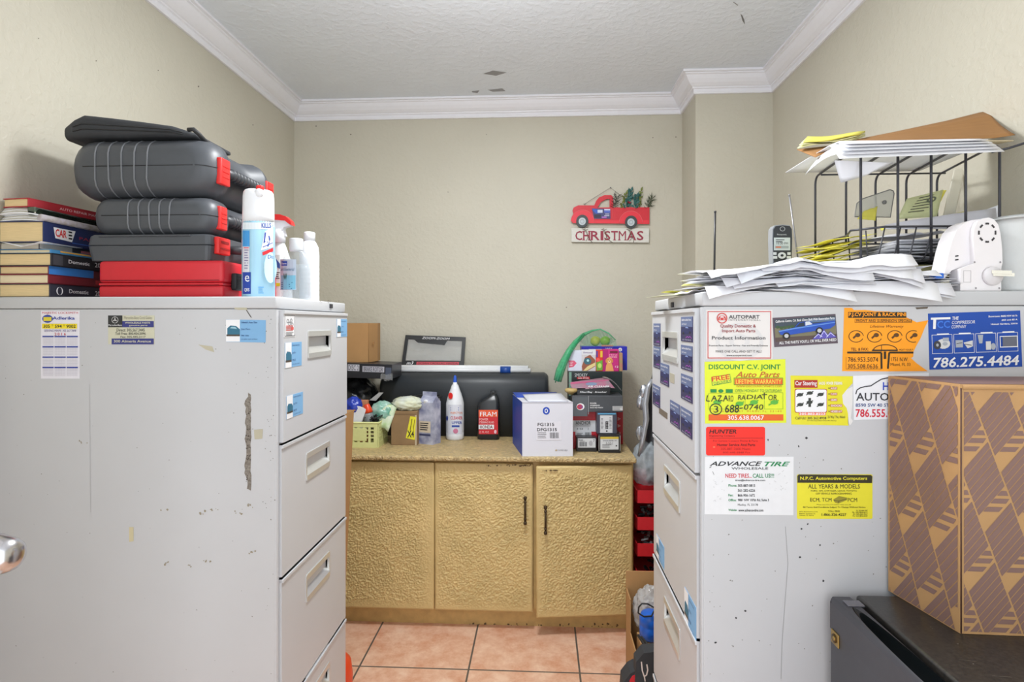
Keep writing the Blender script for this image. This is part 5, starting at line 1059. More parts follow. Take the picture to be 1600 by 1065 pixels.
pb_ = MB(); plate(pb_, [(246, 735), (1168, 738), (1166, 906), (250, 898)], .004, .014, M('whitewashed wood', (216, 214, 206), .7, var=.06, vs=30, stretch=(1, 1, 10))); plq = pb_.build('plaque', t)
b = MB(); q = Pr(b, sg(.0145), (0, -1, 0), .0008); lm = ink(150, 42, 66); xs = [296, 388, 480, 596, 640, 722, 812, 908, 1028, 1116]
for i, chh in enumerate('CHRISTMAS'):
    xa, xb_ = xs[i], xs[i+1]-10; q.text(xa, 766-(6 if chh in 'CS' else 0)*0, xb_, 876, chh, lm, .02)
    if chh in 'HRITM':
        for ex in ((xa, xb_) if chh in 'HM' else (xa,) if chh == 'R' else ((xa+xb_)/2,)):
            q.rect(ex-16+(6 if ex == xa else -6 if ex == xb_ else 0), 868, ex+16+(6 if ex == xa else -6 if ex == xb_ else 0), 877, lm)
            if chh != 'T' and chh != 'M': q.rect(ex-16+(6 if ex == xa else -6 if ex == xb_ else 0), 766, ex+16+(6 if ex == xa else -6 if ex == xb_ else 0), 775, lm)
b.build('lettering', plq, 'dark red letters')
s0 = sg(.018)
for a, c in ((400, 500), (620, 740), (920, 985)):
    b = MB(); b.tube([s0(a, 740), s0(a+30, 790), s0(a+50, 840), s0(a+70, 870), s0(c, 905)], .0012, ink(96, 76, 56), 5); b.tube([s0(a+10, 730), s0(a+44, 800), s0(a+44, 850), s0(a+20, 885)], .001, ink(130, 112, 84), 5); b.tube([s0(a-20, 742), s0(a+16, 760), s0(a+50, 742)], .001, ink(120, 100, 76), 5)
    b.build('twine', plq, 'brown twine tie')
b = MB(); s0 = sg(.008); b.tube([s0(400, 452), s0(470, 405), s0(715, 252), s0(790, 310), s0(840, 350)], .0009, ink(96, 92, 90), 5); b.tube([s0(392, 448), s0(402, 440), s0(412, 452), s0(402, 458), s0(424, 440)], .0009, DK, 5); b.build('hanging_wire', t)
b = MB(); s0 = sg(.002); p = s0(715, 250); b.lathe([(.003, 0), (.003, .006)], GREY, (p.x, p.y+.004, p.z), 10, R=Matrix.Rotation(PI/2, 3, 'X')); b.build('nail', t)
rn = random.Random(4); gA = ink(62, 78, 48); gB = ink(122, 134, 64); gT = ink(46, 98, 94); gD = ink(52, 60, 56)
def leaf(mb, x, y, a, l, w_, m, d):
    s0 = sg(d); dx, dy = math.cos(a), -math.sin(a); pts = [(x, y), (x+dx*l*.5-dy*w_, y+dy*l*.5+dx*w_), (x+dx*l, y+dy*l), (x+dx*l*.5+dy*w_, y+dy*l*.5-dx*w_)]
    P4 = [s0(*p) for p in pts]; P4[2] += V((0, -rn.uniform(0, .012), 0)); mb.add(P4, [(0, 1, 2), (0, 2, 3)], m)
for nm, xb0, yt, m, n_, kind in (('pine_sprig', 770, 350, gD, 40, 0), ('leaf_sprig', 840, 300, gB, 26, 1), ('leaf_sprig', 900, 290, gT, 22, 2), ('leaf_sprig', 1010, 350, gT, 20, 2), ('leaf_sprig', 1060, 265, gB, 30, 1), ('pine_sprig', 1150, 370, gA, 44, 0)):
    b = MB(); s0 = sg(.010); lean = (60 if nm == 'leaf_sprig' and xb0 < 950 else 20 if xb0 < 1100 else 60)
    b.tube([s0(xb0, 500), s0(xb0+lean*.5, (500+yt)/2), s0(xb0+lean, yt)], .0012, gA, 5)
    for i in range(n_):
        u = i/n_; x = xb0+lean*u+rn.uniform(-6, 6); y = 500-(500-yt)*u; a = PI/2+rn.uniform(-1.3, 1.3)*(1 if kind != 2 else .7)-(.3 if lean > 30 else 0)
        leaf(b, x, y, a, rn.uniform(50, 90) if kind == 0 else rn.uniform(24, 44) if kind == 1 else rn.uniform(46, 76), 3 if kind == 0 else 9 if kind == 1 else 15, m, rn.uniform(.004, .02))
    b.build(nm, t)
b = MB(); p = sg(.02)(942, 430); b.lathe([(.001, -.005), (.0045, -.003), (.006, 0), (.0045, .003), (.001, .005)], ink(160, 30, 50), p, 14); p = sg(.02)(925, 420); b.lathe([(.001, -.004), (.0035, -.0025), (.005, 0), (.0035, .0025), (.001, .004)], ink(120, 20, 40), p, 14); b.build('berry', t, 'dark red berries')

# ------------------------------------------------------------ gap right of the base cabinet
redr = M('red painted metal', (196, 34, 44), .4, var=.04)
gx0, gx1, gy0, gy1 = CR+.005, XJ-.02, 2.33, 2.60
t = thing('parts_rack', 'red metal rack of open trays between gold cabinet and wall', 'rack', ((gx0+gx1)/2, 2.46, 0))
zt_ = [at(1010, py, gy0).z for py in (766, 808, 849, 892, 935)]
zl_ = [at(1010, py, gy0).z for py in (787, 829, 870, 913, 956)]
b = MB()
for x in (gx0+.004, gx1-.004):
    for y in (gy0+.16, gy1-.008): b.bx(x-.004, x+.004, y-.008, y+.008, 0, zt_[0], redr)
b.build('frame', t)
drk = M('dark steel fittings', (70, 70, 74), .3, .8, var=.4, vs=50)
lts = M('bright steel fittings', (196, 198, 202), .25, .5, var=.2)
for i in range(5):
    b = MB(); z1, z0 = zt_[i], zl_[i]
    b.bx(gx0+.001, gx1-.009, gy0, gy1, z0, z0+.003, redr); b.bx(gx0+.001, gx1-.009, gy0, gy0+.004, z0, z1, redr); b.bx(gx0+.001, gx1-.009, gy1-.004, gy1, z0, z1+.02, redr); b.bx(gx0+.001, gx0+.004, gy0, gy1, z0, z1, redr); b.bx(gx1-.012, gx1-.009, gy0, gy1, z0, z1, redr); b.build('tray', t)
    if i:
        b = MB(); rn = random.Random(i)
        for k in range(60):
            c = V((rn.uniform(gx0+.03, gx1-.03), rn.uniform(gy0+.02, gy1-.04), rn.uniform(z1-.03, z1+.018))); a = rn.uniform(0, PI); d = V((math.cos(a), math.sin(a), rn.uniform(-.4, .4)))*rn.uniform(.008, .016)
            b.tube([c-d, c+d], rn.uniform(.004, .008), (drk, lts, rubb)[min(2, int(rn.random()*3.4))], 7, sm=False)
        b.build('fittings', None, 'loose dark metal fittings heaped in a red rack tray, %s' % ('', 'second from top', 'third from top', 'fourth from top', 'lowest')[i], 'fittings', 'fittings in the red rack', 'stuff')
foil = M('clear crinkled bag', (196, 206, 214), .12, var=.3, vs=30, alpha=.5); blkp = M('black moulded trim', (52, 54, 60), .3, var=.05)
zr = zt_[0]
t = thing('car_trim', 'black moulded car trim in clear wrap on top of the red rack', 'car part', ((gx0+gx1)/2, 2.45, zr)); b = MB(); lps = []
for i in range(11):
    u = i/10; z_ = zr+.002+u*.56; cx_ = at(1016-10*math.sin(u*PI)+4*u, 700, 2.44).x+.05; hx_ = .06*(1-.55*u); lps.append([V((cx_+p[0], 2.45+p[1], z_)) for p in rr(hx_, .05*(1-.3*u), .03, 0, 0, 4)])
b.loft(lps, blkp); b.build('shell', t)
b = MB(); pts = [at(*a) for a in ((1019, 592, 2.38), (1012, 606, 2.38), (1008, 630, 2.38), (1010, 655, 2.38), (1004, 690, 2.38), (998, 712, 2.38))]; b.tube(pts, [.006, .012, .014, .012, .010, .006], M('silver plastic', (176, 180, 188), .25, .5), 8)
for a in ((1001, 628, 2.385), (1000, 676, 2.385), (1006, 612, 2.385)): b.blob(at(*a), (.014, .01, .026), M('silver crinkle', (170, 174, 182), .2, .6, var=.4, vs=60), a[0] % 7, .3, 2.2, 3)
b.build('silver_strip', t, 'silver strip'); b = MB(); b.blob((at(1006, 735, 2.40).x+.02, 2.42, zr+.085), (.06, .05, .085), foil, 5, .25, 2.4, 4, zr+.001); b.build('wrapping', t, 'clear crinkled wrapping')
# floor carton with odds and ends
fx0 = at(978, 1045, 2.06).x; t = thing('cardboard_box', 'open brown floor carton holding bubble wrap by the right file cabinet', 'box', (fx0+.14, 1.96, 0)); b = MB()
cx0, cx1, cy0, cy1, hb = fx0, fx0+.30, 1.86, 2.06, at(978, 891, 2.06).z
b.bx(cx0, cx1, cy0, cy1, 0, .004, kraft); b.bx(cx0, cx1, cy1-.004, cy1, 0, hb, kraft); b.bx(cx1-.004, cx1, cy0, cy1, 0, hb, kraft); b.bx(cx0, cx0+.004, cy0+.11, cy1, 0, hb-.06, kraft); b.bx(cx0, cx0+.004, cy0, cy0+.11, 0, .20, kraft); b.bx(cx0, cx1, cy0, cy0+.004, 0, .17, kraft); b.build('box', t); WLT = {'carton': t}
b = MB(); b.prism([(cx0+.012, cy0-.004, .0), (cx0+.11, cy0-.004, .0), (cx0+.11, cy0-.004, .10), (cx0+.012, cy0-.004, .13)], (0, -.004, 0), M('light kraft', (200, 166, 118), .8)); b.build('flap', t, 'pale loose flap')
bub = M('bubble wrap', (206, 204, 202), .12, var=.2, vs=40, alpha=.6); b = MB(); b.blob((cx0+.072, 1.99, .272), (.05, .042, .07), bub, 9, .22, 2.4, 5); b.blob((cx0+.10, 1.99, .20), (.045, .036, .055), bub, 2, .2, 3, 4); b.build('bubble_wrap', None, 'crumpled bubble wrap bulging from the floor carton', 'bubble wrap')
p = at(1010, 975, 1.90)
b = MB(); b.bx(p.x-.025, cx1-.02, 1.868, 1.938, .0045, p.z-.046, kraft, .001); b.build('insert', WLT['carton'], 'inner cardboard block')
t = thing('jug', 'bright blue plastic jug in the open floor carton', 'jug', (p.x+.014, 1.903, p.z-.045)); b = MB(); blu = M('bright blue plastic', (26, 100, 206), .35, var=.06); b.lathe([(.030, p.z-.045), (.036, p.z-.040), (.036, p.z-.004), (.034, p.z), (.036, p.z+.004), (.036, p.z+.022), (.03, p.z+.036), (.02, p.z+.042)], blu, (p.x+.014, 1.903, 0), 24); b.build('body', t)
b = MB(); hp = [at(*a_) for a_ in ((997, 957, 1.868), (998, 948, 1.866), (1003, 942.5, 1.866), (1012, 943, 1.866), (1024, 950, 1.87), (1018, 962, 1.868), (1006, 963, 1.866))]; b.tube(hp, .0028, rubb, 6, True); b.build('handle', t, 'black wire handle')
t = thing('bag', 'black bag with white curl emblem and red lining on the floor', 'bag', (.36, 1.70, 0)); YBG = 1.67; b = MB(); fl2 = lambda px: at(px, 1100, YBG).x
def bp(L_, Y_): return [V((at(px, py, Y_).x, Y_, max(0, at(px, py, Y_).z))) for px, py in L_]
b.prism(bp([(994, 1034), (1006, 1020), (1046, 1015), (1050, 1175), (991, 1175)], YBG), (0, .045, 0), cord); b.build('body', t)
b = MB(); q = Pr(b, lambda x, y: at(x, y, YBG), (0, -1, 0), .0008); q.line([(1002, 1033), (1003.5, 1047), (1006.5, 1056), (1010, 1054), (1012, 1046), (1010.5, 1037)], 2, ink(226, 214, 206)); q.line([(1006.5, 1055), (1008, 1064)], 1.8, ink(226, 214, 206)); b.build('emblem', t, 'white curl emblem')
b = MB(); b.prism(bp([(974, 1066), (985, 1052), (994.5, 1047), (995, 1175), (966, 1175)], YBG+.02), (0, .06, 0), cord); b.prism(bp([(984, 1063), (988, 1056.5), (993.5, 1054), (994.5, 1080), (982, 1080)], YBG+.0165), (0, .003, 0), M('red lining', (206, 34, 46), .6)); b.build('flap', t, 'red lined side flap')
for k, dx_ in enumerate((0, 5)):
    b = MB(); b.tube([at(997+dx_, 992+3*k, YBG+.10), at(1005+dx_, 1004, YBG+.06), at(1013+dx_, 1021, YBG+.02)], .0042, rubb, 6); b.build('strap', t)
# ------------------------------------------------------------ on top of the right cabinet
KT = (1020, 150, .3625)
def kt(x, y): return (1020+x*.3625, 150+y*.3625)
rn = random.Random(21)
pw = [M('office paper', (236, 236, 240), .7, var=.01), M('office paper grey', (226, 226, 232), .7, var=.01), M('office paper pale', (230, 232, 238), .7, var=.015)]
yel = M('yellow legal paper', (224, 216, 96), .7, var=.06); yelp = M('pale yellow paper', (226, 226, 170), .7, var=.05)
def sheet(cx, cy, z, rot, w=.279, h=.216, wav=.004, seed=0, m=None, droop=0., tilt=0., name='paper_sheet', label=None, group=None, th=.0005, cat='paper', nu=12, nv=9, edge=RY, pile=None):
    ca, sa = math.cos(rot), math.sin(rot); b = MB()
    def fn(u, v):
        x, y = (u-.5)*w, (v-.5)*h; X = cx+x*ca-y*sa; Y = cy+x*sa+y*ca
        if pile is None: zz = z+wav*noise.noise(V((u*2.2+seed*3.7, v*1.8, seed*1.3)))*1.6+tilt*x
        else:
            g = 1+.20*noise.noise(V((X*8, Y*9, 2.3)))+.16*noise.noise(V((X*21, Y*17, 7.1)))
            zz = TOP+.002+pile*g+tilt*pile*(X-.5)
        if Y < edge and droop: zz -= droop*(edge-Y)*(edge-Y)/.03+droop*(edge-Y)*.35
        return (X, Y, zz)
    b.grid(fn, nu, nv, m or rn.choice(pw), (0, 0, -th)); return b.build(name, None, label, cat, group)
LPAP = 'white paper sheet in the thick untidy pile on right cabinet top'
n_ = 26; z = TOP+.006
for i in range(n_):
    u = i/n_; z += .0021
    left = (i % 2 == 0)
    cx = rn.uniform(.455, .505) if left else rn.uniform(.585, .645)-(.05 if u > .75 else 0)
    rot = rn.uniform(-.16, .16)+(.05 if left else -.10)
    cy = rn.uniform(1.215, 1.245) if left else rn.uniform(1.205, 1.225); w_, h_ = (.279, .216) if rn.random() < .75 else (.30, .19)
    dr_ = 0
    if not left and u < .5: cy -= .018
    if not left: h_ = .17+.02*(u > .5)
    sheet(cx, cy, z, rot, w_, h_, .0035+.003*u, i, None, 1.2, .9, label=LPAP, group='loose sheets in the paper pile', pile=.001+.0019*i)
for i in range(7):
    sheet(.695+.012*i % .03, 1.165+.004*i, TOP+.005+.0048*i, -.12+.05*(i % 3), .17, .085, .003, 40+i, None, 0, 0, label=LPAP, group='loose sheets in the paper pile')
for k, (cx, cy, dz, rot, w_, h_, lab) in enumerate(((.452, 1.222, .0655, .07, .27, .21, 'topmost white sheet on the left of the paper pile'), (.585, 1.21, .0700, -.06, .25, .20, 'topmost curled white sheet on the right of the paper pile'))):
    sheet(cx, cy, TOP+dz, rot, w_, h_, .007, 60+k, pw[0], .9, .9, label=lab, pile=.001+.0019*(27+k))
# yellow and green papers at the left corner
for k, (px, py, Y, rot, w_, h_, m, dz, lab) in enumerate(((1095, 450, 1.30, .5, .10, .15, yel, .012, 'yellow pad sheet at the left end of the paper pile'), (1062, 458, 1.36, .35, .10, .13, M('pale green paper', (222, 228, 196), .7), .005, 'pale green sheet at the far left corner of right cabinet'), (1080, 455, 1.22, .1, .045, .08, pw[0], .004, 'small curled white slip at the left corner of right cabinet'))):
    p = at(px, 480, Y); sheet(p.x, Y, TOP+dz, rot, w_, h_, .004, 80+k, m, 0, .05, label=lab)
# thin rods and phone
rodm = M('black rod', (52, 52, 54), .4, .3, var=.03); rods = M('grey rod', (150, 150, 154), .35, .6, var=.03)
def antenna(px0, py0, px1, py1, Y, m, r, label):
    a, c = at(px0, py0, Y), at(px1, py1, Y); d = (c-a).normalized(); s_ = (TOP+.02-a.z)/d.z; foot = a+d*s_
    t = thing('antenna', label, 'antenna', (foot.x, Y, TOP)); b = MB(); b.tube([foot, a], r, m, 8); b.tube([a, a-d*.004], r*1.25, m, 8); b.build('rod', t)
    b = MB(); b.bx(foot.x-.025, foot.x+.025, Y-.03, Y+.03, TOP+.0005, TOP+.022, rubb, .004); b.build('base', t)
antenna(1117.5, 332, 1116, 430, 1.46, rodm, .0026, 'black upright antenna rod behind the left of the paper pile')
antenna(1233.5, 306, 1246, 400, 1.50, rods, .0021, 'thin grey slanted antenna rod beside the cordless phone')
YP = 1.45; p0, p1 = at(1206.5, 430, YP), at(1238, 350.5, YP); pc = (p0.x+p1.x)/2; hw = (p1.x-p0.x)/2
t = thing('cordless_phone', 'black cordless phone handset with lit grey screen standing behind papers', 'phone', (pc, YP+.01, TOP)); b = MB(); ph = M('black phone plastic', (44, 48, 56), .3, var=.03); sv = M('silver phone plastic', (166, 170, 176), .35, .3, var=.02)
zt = p1.z; zb = TOP+.02
pts = [(pc-hw*.86, zb), (pc+hw*.86, zb), (pc+hw*.92, zb+.06), (pc+hw, zt-.035), (pc+hw*.96, zt-.010), (pc+hw*.75, zt-.002), (pc, zt), (pc-hw*.75, zt-.002), (pc-hw*.96, zt-.010), (pc-hw, zt-.035), (pc-hw*.92, zb+.06)]
b.prism([(x, YP, z_) for x, z_ in pts], (0, .026, 0), sv); b.prism([(pc+(x-pc)*.93, YP-.003, zb+(z_-zb)*.985) for x, z_ in pts], (0, .004, 0), ph)
q = Pr(b, lambda x, y: at(x, y, YP-.003), (0, -1, 0), .0005); q.ring(1222.5, 357.5, 4.2, 3.8, 1, sv, 20); q.text(1214, 365, 1229, 367.4, 'Panasonic', ink(180, 184, 190), .02); q.rect(1209, 371, 1234.5, 391, ink(190, 200, 206)); q.up(); q.lines(1212, 374, 1226, 2, 3, 1.2, DK); q.text(1213, 378.5, 1231, 382, '10:30 PM', DK, .02); q.rect(1211, 384, 1232, 388, ink(150, 160, 166)); q.rect(1212, 385, 1220, 387, ink(200, 110, 80)); b.build('handset', t)
b = MB(); q = Pr(b, lambda x, y: at(x, y, YP-.004), (0, -1, 0), .0004); kbt = ink(206, 210, 216)
for (x0, y0, x1, y1) in ((1208, 394, 1213, 398), (1230, 394, 1235, 398), (1207.5, 400, 1214, 404), (1229, 400, 1235.5, 404)): b.prism([q.P(x0, y0), q.P(x1, y0), q.P(x1, y1), q.P(x0, y1)], (0, -.001, 0), kbt)
b.prism([q.P(1221.5+6.4*math.cos(2*PI*i/18), 399+5*math.sin(2*PI*i/18)) for i in range(18)], (0, -.001, 0), kbt); b.prism([q.P(1221.5+2.4*math.cos(2*PI*i/12), 399+2*math.sin(2*PI*i/12)-.0) for i in range(12)], (0, -.002, 0), ph); b.build('keypad', t)
b = MB(); b.bx(pc-.045, pc+.045, YP-.02, YP+.06, TOP+.0005, TOP+.03, ph, .006); b.build('charging_base', t)

# wire desk tray
wire = M('black coated wire', (62, 62, 68), .35, .3, var=.03); TN, TF, XT0, XT1 = 1.235, 1.495, .0, 1.04; ZT1, ZR, ZB1 = 1.634, 1.462, 1.392
t = thing('wire_tray', 'two tier black wire desk tray full of papers on right cabinet', 'desk tray', (.87, 1.36, TOP)); b = MB()
farx = [at(px, 330, TF).x for px in (1274, 1322, 1368, 1416, 1464)]; nearx = [at(px, 330, TN).x for px in (1345, 1403, 1455, 1509, 1562)]
farx = [min(x, 1.042) for x in farx]
for i in range(5):
    xa, xb_ = farx[i], nearx[i]; pts = [(xa, TF, ZR if i else TOP+.002), (xa, TF, ZT1-.02)]
    for k in range(1, 5): a = PI/2*k/4; pts.append((xa+(xb_-xa)*.08*(1-math.cos(a)), TF-.02*(1-math.cos(a)), ZT1-.02+.02*math.sin(a)))
    pts += [(xb_, TN+.012, ZT1), (xb_, TN, ZT1-.010), (xb_, TN, ZB1 if i not in (0, 4) else (TOP+.075 if i == 0 else TOP+.002))]
    w_ = MB(); w_.tube(pts, .0027, wire, 7); w_.build('upright_wire', t)
x0n, x1n, x0f, x1f = nearx[0], nearx[4], farx[0], farx[4]
b.tube([(at(1380, 357, TN).x, TN-.004, ZR), (x1n+.02, TN-.004, ZR), (x1f, TF, ZR), (x0f, TF, ZR), (x0f-.005, TN+.10, ZR-.003), (x0n-.005, TN+.03, ZR-.002)], .0024, wire, 7, True); b.build('rim', t)
b = MB(); b.tube([(x0n, TN+.012, ZB1), (x1n+.015, TN+.012, ZB1), (x1f, TF-.01, ZB1), (x0f, TF-.01, ZB1)], .0022, wire, 7, True); b.tube([(x0n, TN+.012, ZB1-.036), (x1n+.01, TN+.012, ZB1-.036)], .0022, wire, 7)
for i in range(9):
    x = x0n+.035+(x1n+.01-x0n-.035)*i/8; b.tube([(x+.012, TN-.004, ZR), (x+.004, TN+.004, ZB1+.012), (x, TN+.012, ZB1), (x, TF-.01, ZB1)], .0016, wire, 6)
for i in range(4):
    y = TN+.03+(TF-TN-.05)*i/3; b.tube([(x0f-.002, y, ZR-.002), (x0f+.002, y, ZB1+.01), (x0f+.008, y, ZB1)], .0016, wire, 6)
b.build('basket', t); b = MB(); a = V((x1n, TN+.02, ZT1-.012)); b.tube([a, a+V((.035, .0, .008)), (1.045, TN-.05, ZT1+.012)], .0026, wire, 7); b.tube([(x0n, TN+.012, ZT1-.002), (x1n, TN+.012, ZT1-.002)], .0022, wire, 7); b.tube([(x0f, TF-.03, ZT1-.002), (x1f, TF-.03, ZT1-.002)], .0022, wire, 7); b.build('top_rail', t)
b = MB(); b.bx(x0n+.09, x1n+.008, TN+.03, TF-.05, ZB1-.020, ZB1-.006, M('olive folder', (176, 170, 120), .7), .001); b.build('folder', None, 'olive green folder under the lower basket of the wire tray', 'folder')
for i in range(7): sheet(.885+rn.uniform(-.012, .012), 1.355+rn.uniform(-.01, .01), ZB1+.006+.0068*i, rn.uniform(-.04, .04), .265, .205, .005, 100+i, None, label='white sheet lying in the lower basket of the wire tray', group='sheets in the lower tray basket')
sheet(.79, 1.36, ZB1+.062, .3, .13, .20, .012, 120, pw[1], 0, .10, label='white curled sheet rising at the left of the lower tray basket')
# grey folder sticking up from basket, yellow strip under it
def quad(name, label, cat, pts, m, th=(0, .003, 0), nu=8, nv=4, wav=.003, draw=None):
    A, B_, C_, D_ = [at(*p) for p in pts]; b = MB(); n = (B_-A).cross(D_-A).normalized()
    if n.y > 0: n = -n
    mpq = lambda u, v: A.lerp(B_, u).lerp(D_.lerp(C_, u), v)
    b.grid(lambda u, v: mpq(u, v)+n*wav*noise.noise(V((u*3+A.x*9, v*2, 1))), nu, nv, m, th)
    if draw: draw(Pr(b, mpq, n, .0012))
    return b.build(name, None, label, cat)
quad('folder', 'grey paper folder tilted up out of the lower tray basket', 'folder', ((1384, 350, 1.27), (1556, 324, 1.27), (1560, 357, 1.25), (1384, 358, 1.25)), M('grey folder', (196, 196, 204), .6, var=.02))
quad('legal_pad', 'thin yellow pad edge showing above the grey folder in the tray', 'notepad', ((1376, 356, 1.30), (1506, 330, 1.30), (1506, 334, 1.29), (1378, 360, 1.29)), yel, wav=.001)
quad('paper_sheet', 'white sheet corner standing at the right of the grey folder', 'paper', ((1538, 328, 1.285), (1561, 320, 1.285), (1561, 345, 1.28), (1538, 345, 1.28)), pw[2])
for k in range(8): sheet(at(1300, 360, 1.36).x+.004*k-.012, 1.38, ZB1+.006+.008*k, .09*k-.3, .085, .15, .006, 130+k, yel, 0, .16, label='yellow legal sheet in the bundle at the left of the wire tray', group='yellow sheets left of the wire tray')
sheet(at(1272, 395, 1.33).x, 1.37, TOP+.040, .4, .07, .11, .006, 140, yelp, 0, .1, label='pale yellow slip low at the left of the wire tray')
cl_ = M('clear acrylic', (214, 214, 206), .1, var=0, alpha=.55)
t = thing('clipboard', 'clear plastic clipboard leaning behind the tray wires', 'clipboard', at(1365, 345, 1.44)); b = MB()
pts = [kt(870, 520), kt(880, 462), kt(905, 442), kt(1022, 403), kt(1036, 408), kt(1040, 420), kt(1024, 522)]
b.prism([at(p[0], p[1], 1.47) for p in pts], (0, .004, 0), cl_); b.build('board', t)
b = MB(); pp = [at(p[0], p[1], 1.469) for p in pts]; b.tube(pp, .0012, GREY, 5, True); b.build('edge', t); b = MB(); p = at(*kt(997, 458), 1.468); b.lathe([(.005, 0), (.005, .003), (.002, .004)], GREY, p, 16, R=Matrix.Rotation(PI/2, 3, 'X')); b.build('screw', t)
def f(q):
    for i in range(6): q.lines(.34-.03*i, .12+.12*i, .9-.04*i, 1, 1, .03, DK, i, .3)
    q.oval(.72, .32, .13, .12, ink(110, 120, 100), 14); q.up(); q.oval(.72, .32, .07, .06, yelp, 12)
quad('receipt', 'pale green printed receipt leaning behind the wires of the tray', 'paper', ((1418, 310, 1.455), (1474, 296, 1.465), (1464, 338, 1.44), (1403, 342, 1.43)), M('pale green receipt', (222, 228, 178), .7, var=.03), draw=f, wav=.001)
quad('legal_pad', 'yellow pad edge beside the printed receipt', 'notepad', ((1470, 297, 1.475), (1479, 297, 1.475), (1459, 336, 1.455), (1447, 338, 1.455)), yel, wav=.001)
quad('card', 'cream upright card behind the right tray wires', 'card', ((1492, 264, 1.48), (1508, 262, 1.48), (1492, 338, 1.46), (1474, 338, 1.46)), M('cream card', (222, 218, 202), .7, var=.02), wav=.001)
quad('paper_strip', 'yellow slips sticking up behind the left tray wires', 'paper', ((1350, 330, 1.45), (1371, 322, 1.45), (1368, 344, 1.43), (1340, 342, 1.43)), yel, wav=.004)
# bundle on the top tier
LT = 'white sheet in the drooping bundle on the top tier of the wire tray'
for k in range(5):
    b = MB(); A = at(1303+3*k, 235, 1.225); x0_, x1_ = A.x, at(1556-5*k, 235, 1.225).x; zz = ZT1+.0046+.0018*k
    def fn(u, v, k=k, x0_=x0_, x1_=x1_, zz=zz):
        vv = v*v; y = 1.203+.002*k+.26*vv; dn = min(1, max(0, (TN+.003-y)/.035))
        return (x0_+(x1_-x0_)*u, y, zz-.040*dn*(1-.13*k)*(1-.25*u)+.001*noise.noise(V((u*3, v*2, k))))
    b.grid(fn, 12, 10, pw[k % 3], (0, 0, -.0010)); b.build('paper_sheet', None, LT, 'paper', 'sheets on the top tier of the tray')
b = MB(); P0, P1, P2, P3 = at(1303, 230, 1.23), at(1322, 238, 1.20), at(1262, 268, 1.28), at(1258, 273, 1.34)
b.grid(lambda u, v: P0.lerp(P1, v).lerp(P3.lerp(P2, v), u)+V((0, 0, .010*math.sin(u*PI))), 8, 4, pw[2]); b.build('paper_sheet', None, 'white sheet drooping off the left end of the top tray tier', 'paper')
quad('paper_sheet', 'white sheet hanging down under the left of the top tray tier', 'paper', ((1303, 250, 1.24), (1395, 254, 1.24), (1352, 274, 1.26), (1314, 285, 1.26)), pw[1], (0, 0, -.0008))
quad('folder', 'flat manila folder under the brown envelope on the top tier', 'folder', ((1325, 221.5, 1.266), (1584, 219, 1.258), (1545, 226, 1.40), (1345, 229, 1.42)), M('manila folder', (216, 200, 164), .7), (0, 0, -.002), wav=.001)
kr2 = M('brown kraft envelope', (154, 110, 62), .75, var=.06, vs=20, stretch=(1, 5, 5))
def env():
    # open brown envelope: lower leaf sags at the left, upper leaf lifts at the right
    N0 = [(1274, 246, 1.279), (1300, 234, 1.274), (1330, 221, 1.272), (1400, 220, 1.270), (1480, 219.5, 1.268), (1552, 216, 1.264), (1586, 211, 1.259)]
    F0 = [(1245, 234, 1.375), (1290, 229, 1.380), (1345, 217, 1.385), (1400, 206, 1.395), (1480, 189, 1.405), (1530, 176.5, 1.415), (1543, 174, 1.415)]
    b = MB(); n = 24
    def ip(L_, u):
        x = u*(len(L_)-1); i = min(int(x), len(L_)-2); return at(*L_[i]).lerp(at(*L_[i+1]), x-i)
    b.grid(lambda u, v: ip(N0, u).lerp(ip(F0, u), v)-V((0, 0, .006*math.sin(v*PI)*u)), n, 6, kr2, (0, 0, .0012)); b.build('envelope', None, 'large brown kraft envelope splayed open on top of the wire tray', 'envelope')
env()
b = MB(); 
for k in range(4):
    A, B_, C_, D_ = at(1246+3*k, 230.5-3*k, 1.345), at(1330+4*k, 217.5-2.2*k, 1.345), at(1352, 209-1*k, 1.43), at(1262, 219-2*k, 1.43)
    b.grid(lambda u, v: A.lerp(B_, u).lerp(D_.lerp(C_, u), v)+V((0, 0, .003*math.sin(u*5+k))), 8, 4, yelp if k < 3 else yel, (0, 0, -.0028))
b.build('legal_pad', None, 'yellow paper pad lying on the left end of the brown envelope', 'notepad')
# plug-in air freshener with its back to the room
YA = 1.135; wp = M('white appliance plastic', (236, 232, 234), .3, var=.01); A1 = lambda x, y: at(1440+x*160/947, 300+y*160/947, YA)
t = thing('air_freshener', 'white plug-in air freshener lying with its prongs towards the room', 'air freshener', A1(620, 885)); b = MB(); dz = TOP+.001-A1(600, 885).z
def AP(x, y, d=0): p = A1(x, y); return V((p.x, p.y-d, p.z+dz*(y-235)/650))
face = [(358, 885), (358, 690), (490, 640), (480, 400), (490, 330), (520, 272), (570, 242), (620, 235), (670, 250), (710, 300), (730, 380), (746, 520), (748, 640), (736, 690), (736, 885)]
b.prism([AP(*p) for p in face], (0, .03, 0), wp)
wing = [(240, 780), (300, 520), (330, 420), (370, 340), (430, 280), (500, 250), (580, 238), (600, 300), (520, 400), (490, 655), (400, 672), (320, 700)]
b.prism([AP(*p)+V((0, .012, 0)) for p in wing], (0, .04, 0), wp); b.prism([AP(x, y)+V((0, .03, 0)) for x, y in ((740, 690), (835, 690), (838, 870), (825, 885), (740, 885))], (0, .02, 0), wp)
b.build('body', t)
b = MB(); q = Pr(b, lambda x, y: AP(x, y), (0, -1, 0), .0004); dkv = ink(60, 56, 60)
for i in range(8): q.ring(605, 370, 86, 90, 17, dkv, 5, i*PI/4-.22+PI/8*0, i*PI/4+.22)
b.build('vent', t, 'ring of dark vent slots')
